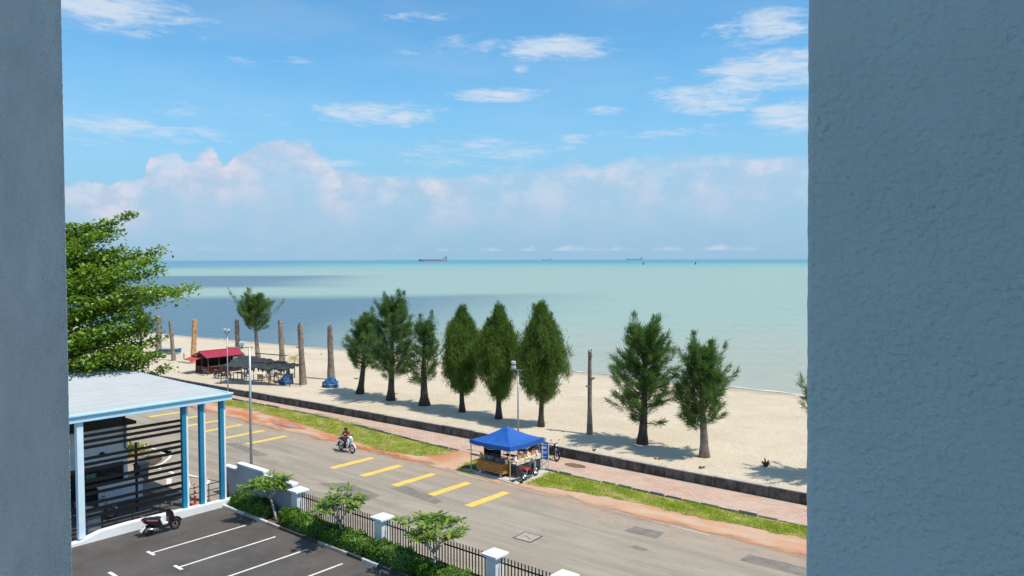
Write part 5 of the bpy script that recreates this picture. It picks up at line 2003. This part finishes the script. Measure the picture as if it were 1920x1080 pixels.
# side counter along the right with packs and a banner
sc = thing('side_counter', 'long side counter with cream cloth under the right side of the blue tent', 'counter', (-27.95, 34.55, .045))
obj('table_top', MB().box((0, 0, .96), (.62, 2.3, .04)), 'goods_cream', sc, bev=.008)
obj('cloth', MB().grid([[(.318 + .012 * math.sin(k * 1.7), -1.15 + k * .1, .975), (.325 + .02 * math.sin(k * 1.3), -1.15 + k * .1, .72)] for k in range(24)]), 'goods_cream', sc)
obj('dark_skirt', MB().box((.28, 0, .37), (.02, 2.26, .70)), 'cloth_dark', sc)
for x in (-.26, .26):
    for y in (-1.08, 1.08):
        obj('leg', MB().box((x - .01, y, .47), (.04, .04, .94)), 'metal_dark', sc)
cols = ['goods_white', 'goods_pink', 'goods_orange', 'goods_green', 'goods_orange', 'goods_white', 'goods_yellow', 'goods_pink', 'goods_orange', 'goods_cream']
cn = dict(goods_white='white', goods_pink='pink', goods_orange='orange', goods_green='green', goods_yellow='yellow', goods_cream='cream')
ordn = ['nearest the road', 'second from the road', 'third from the road', 'fourth from the road', 'fifth from the road', 'fifth from the back', 'fourth from the back', 'third from the back', 'second from the back', 'nearest the back']
for k, m_ in enumerate(cols):
    y = 33.55 + k * .215
    hh = .20 + .12 * ((k * 7) % 3) / 2
    goods('snack_packet', cn[m_] + ' packet ' + ordn[k] + ' on the side counter', 'packet', (-27.86 + .04 * (k % 2), y, .045 + .985), [('packet', MB().box((0, 0, hh / 2), (.16, .19, hh), taper=.86), m_), ('top_seal', MB().box((0, 0, hh + .012), (.03, .15, .03)), 'goods_white')], R(8 * ((k % 3) - 1)))
# hanging bunting of packets and the dark back cloth
bk = thing('back_cloth', 'dark cloth hung at the back left of the blue tent', 'cloth', (-30.5, 34.3, .045))
obj('cloth', MB().grid([[(.03 * math.sin(k * 1.1), -.5 + k * .12, 1.72), (.04 * math.sin(k * 1.1 + .5), -.5 + k * .12, .9 + .05 * math.sin(k)), (.05 * math.sin(k * 1.1 + 1), -.5 + k * .12, .1)] for k in range(14)]), 'cloth_dark', bk, smooth=True)
obj('rod', MB().path([(0, -.55, 1.74), (0, 1.15, 1.74)], .015, 6), 'metal_dark', bk)
hg = thing('hanging_packets', 'pale packets hung in a row under the front eave of the blue tent', 'packets', (-29.4, 34.2, .045))
obj('line', MB().path([(-.95, 0, 1.60), (0, 0, 1.57), (.95, 0, 1.60)], .008, 5), 'metal_dark', hg)
for k in range(9):
    obj('packet', MB().box((-.84 + k * .21, .0, 1.42 - .02 * (k % 3)), (.17, .05, .27 + .03 * (k % 2)), rz=R(5 * ((k % 3) - 1))), ('goods_white', 'goods_cream', 'goods_white')[k % 3], hg, bev=.01)
bc = thing('back_shelf', 'dark shelf of pale tubs at the back of the blue tent', 'shelf', (-29.3, 35.5, .045))
for z in (.55, 1.0):
    obj('board', MB().box((0, 0, z), (1.9, .4, .03)), 'wood_dark', bc)
for x in (-.9, 0, .9):
    obj('upright', MB().box((x, .18, .6), (.05, .04, 1.2)), 'wood_dark', bc)
for k in range(6):
    goods('tub', 'pale tub on the dark back shelf of the tent, %s' % ('leftmost', 'second from the left', 'third from the left', 'third from the right', 'second from the right', 'rightmost')[k], 'tub', (-30.05 + k * .3, 35.45, .045 + 1.015), [('tub', MB().lathe([(.09, 0), (.11, .2), (.115, .21)], 12), 'goods_cream'), ('lid', MB().lathe([(.12, .21), (.12, .235), (.05, .25)], 12), 'goods_white')], 0, 'tubs on the back shelf')

# blue advertising stand
sg = thing('sign_stand', 'blue sign board with pale print on a white stand right of the blue tent', 'sign', (-27.62, 35.95, .03), R(28))
bd = obj('board', MB().box((0, 0, 1.12), (.50, .05, 1.02)), 'sign_blue', sg, bev=.01)
for sx in (-.28, .28):
    obj('frame', MB().box((sx, 0, .78), (.045, .06, 1.72)), 'plastic_white', sg)
obj('foot', MB().box((-.28, 0, .02), (.06, .6, .04)).box((.28, 0, .02), (.06, .6, .04)), 'plastic_white', sg)
obj('brace', MB().path([(-.27, 0, .52), (.27, 0, .10)], .018, 6).path([(.27, 0, .52), (-.27, 0, .10)], .018, 6), 'galvanised', sg)
for z, w in ((1.50, .4), (1.30, .34), (1.06, .44), (.98, .36), (.76, .28)):
    obj('print', MB().box((0, -.028, z), (w, .006, .045 if z != 1.30 else .14)), 'sign_print', bd)
tb = thing('white_panel', 'blank white panel above the blue sign by the tent leg', 'panel', (-28.0, 36.25, .03), R(28))
obj('sheet', MB().box((0, 0, 1.55), (.5, .03, .5)), 'plastic_white', tb)
obj('post', MB().box((0, .03, .8), (.04, .04, 1.6)), 'tent_leg_white', tb)
# stones near the tent leg
rs = random.Random(2)
for i, (x, y, w) in enumerate(((-27.35, 32.75, 'beside the front right tent leg'), (-26.9, 32.95, 'between tent leg and red motorcycle'))):
    o = obj('stone', MB().ball((0, 0, .06), (.12, .09, .08), 8, 6), 'drain_dark', loc=(x, y, .03))
    tag(o, 'dark stone ' + w, 'stone', 'stones by the tent')
# rough planks at the left leg
pk_ = obj('plank', MB().box((0, 0, .03), (1.1, .5, .06)), 'wood_dark', loc=(-31.2, 33.4, .03), rz=R(14))
tag(pk_, 'dark flat board on the ground at the left tent leg', 'board')


# ================================================================== SHIPS
def ship(px, L, dep, label, hullm, upm, hgt):
    c = onD(px, 487, dep)
    t = thing('cargo_ship', label, 'ship', (c.x, c.y, -.5), YAW, 'ships on the horizon')
    B = L * .14
    sec = []
    for k in range(11):
        u = -1 + 2 * k / 10
        w = B / 2 * (1 - max(0, -u - .7) * 3.0 * .95) * (1 - max(0, u - .85) * 2)
        sh = hgt * (1 + .25 * max(0, -u - .8) * 5)
        sec.append([(u * L / 2, -w, sh), (u * L / 2 * .98, -w * .95, -2), (u * L / 2 * .98, w * .95, -2), (u * L / 2, w, sh)])
    mb = MB().grid(sec)
    mb.add([s[0] for s in sec] + [s[3] for s in sec[::-1]], [tuple(range(22))])
    obj('hull', mb, hullm, t)
    obj('superstructure', MB().box((L * .40, 0, hgt + 8), (L * .09, B * .8, 16)).box((L * .40, 0, hgt + 18), (L * .06, B * .95, 4)), upm, t)
    obj('funnel', MB().box((L * .455, 0, hgt + 16), (L * .035, B * .3, 22)), 'ship_dark', t)
    obj('mast', MB().box((-L * .43, 0, hgt + 8), (1.5, 1.5, 16)).box((0, 0, hgt + 5), (2, 2, 10)), upm, t)
    obj('deck_pipes', MB().box((-L * .05, 0, hgt + 1.6), (L * .7, B * .2, 2.6)), 'ship_grey_hazed', t)


ship(812, 262, 7000, 'red-hulled tanker with white bridge on the horizon', 'ship_red_hazed', 'ship_white', 17)
ship(1025, 190, 15000, 'faint grey ship on the horizon left of centre', 'ship_grey_hazed', 'ship_grey_hazed', 14)
ship(1190, 330, 16000, 'faint grey ship on the horizon near the two marker buoys', 'ship_grey_hazed', 'ship_grey_hazed', 22)
for px, lb in ((1206, 'left one of two dark marker buoys far out at sea'), (1304, 'right one of two dark marker buoys far out at sea')):
    c = onD(px, 495, 2000)
    t = thing('marker_buoy', lb, 'buoy', (c.x, c.y, -.5), 0, 'marker buoys at sea')
    obj('float', MB().lathe([(2.2, -1), (2.6, 0), (2.6, 1.4), (1.4, 2.0)], 14), 'ship_dark', t)
    obj('tower', MB().path([(1.3, 0, 1.8), (.3, 0, 6.5)], .3, 6).path([(-.6, 1.1, 1.8), (-.15, .25, 6.5)], .3, 6).path([(-.6, -1.1, 1.8), (-.15, -.25, 6.5)], .3, 6).box((0, 0, 4), (1.6, 1.6, 2)), 'ship_dark', t)
    obj('top_mark', MB().lathe([(.3, 6.5), (1.0, 7.0), (1.0, 8.2), (.2, 9)], 10), 'ship_grey_hazed', t)
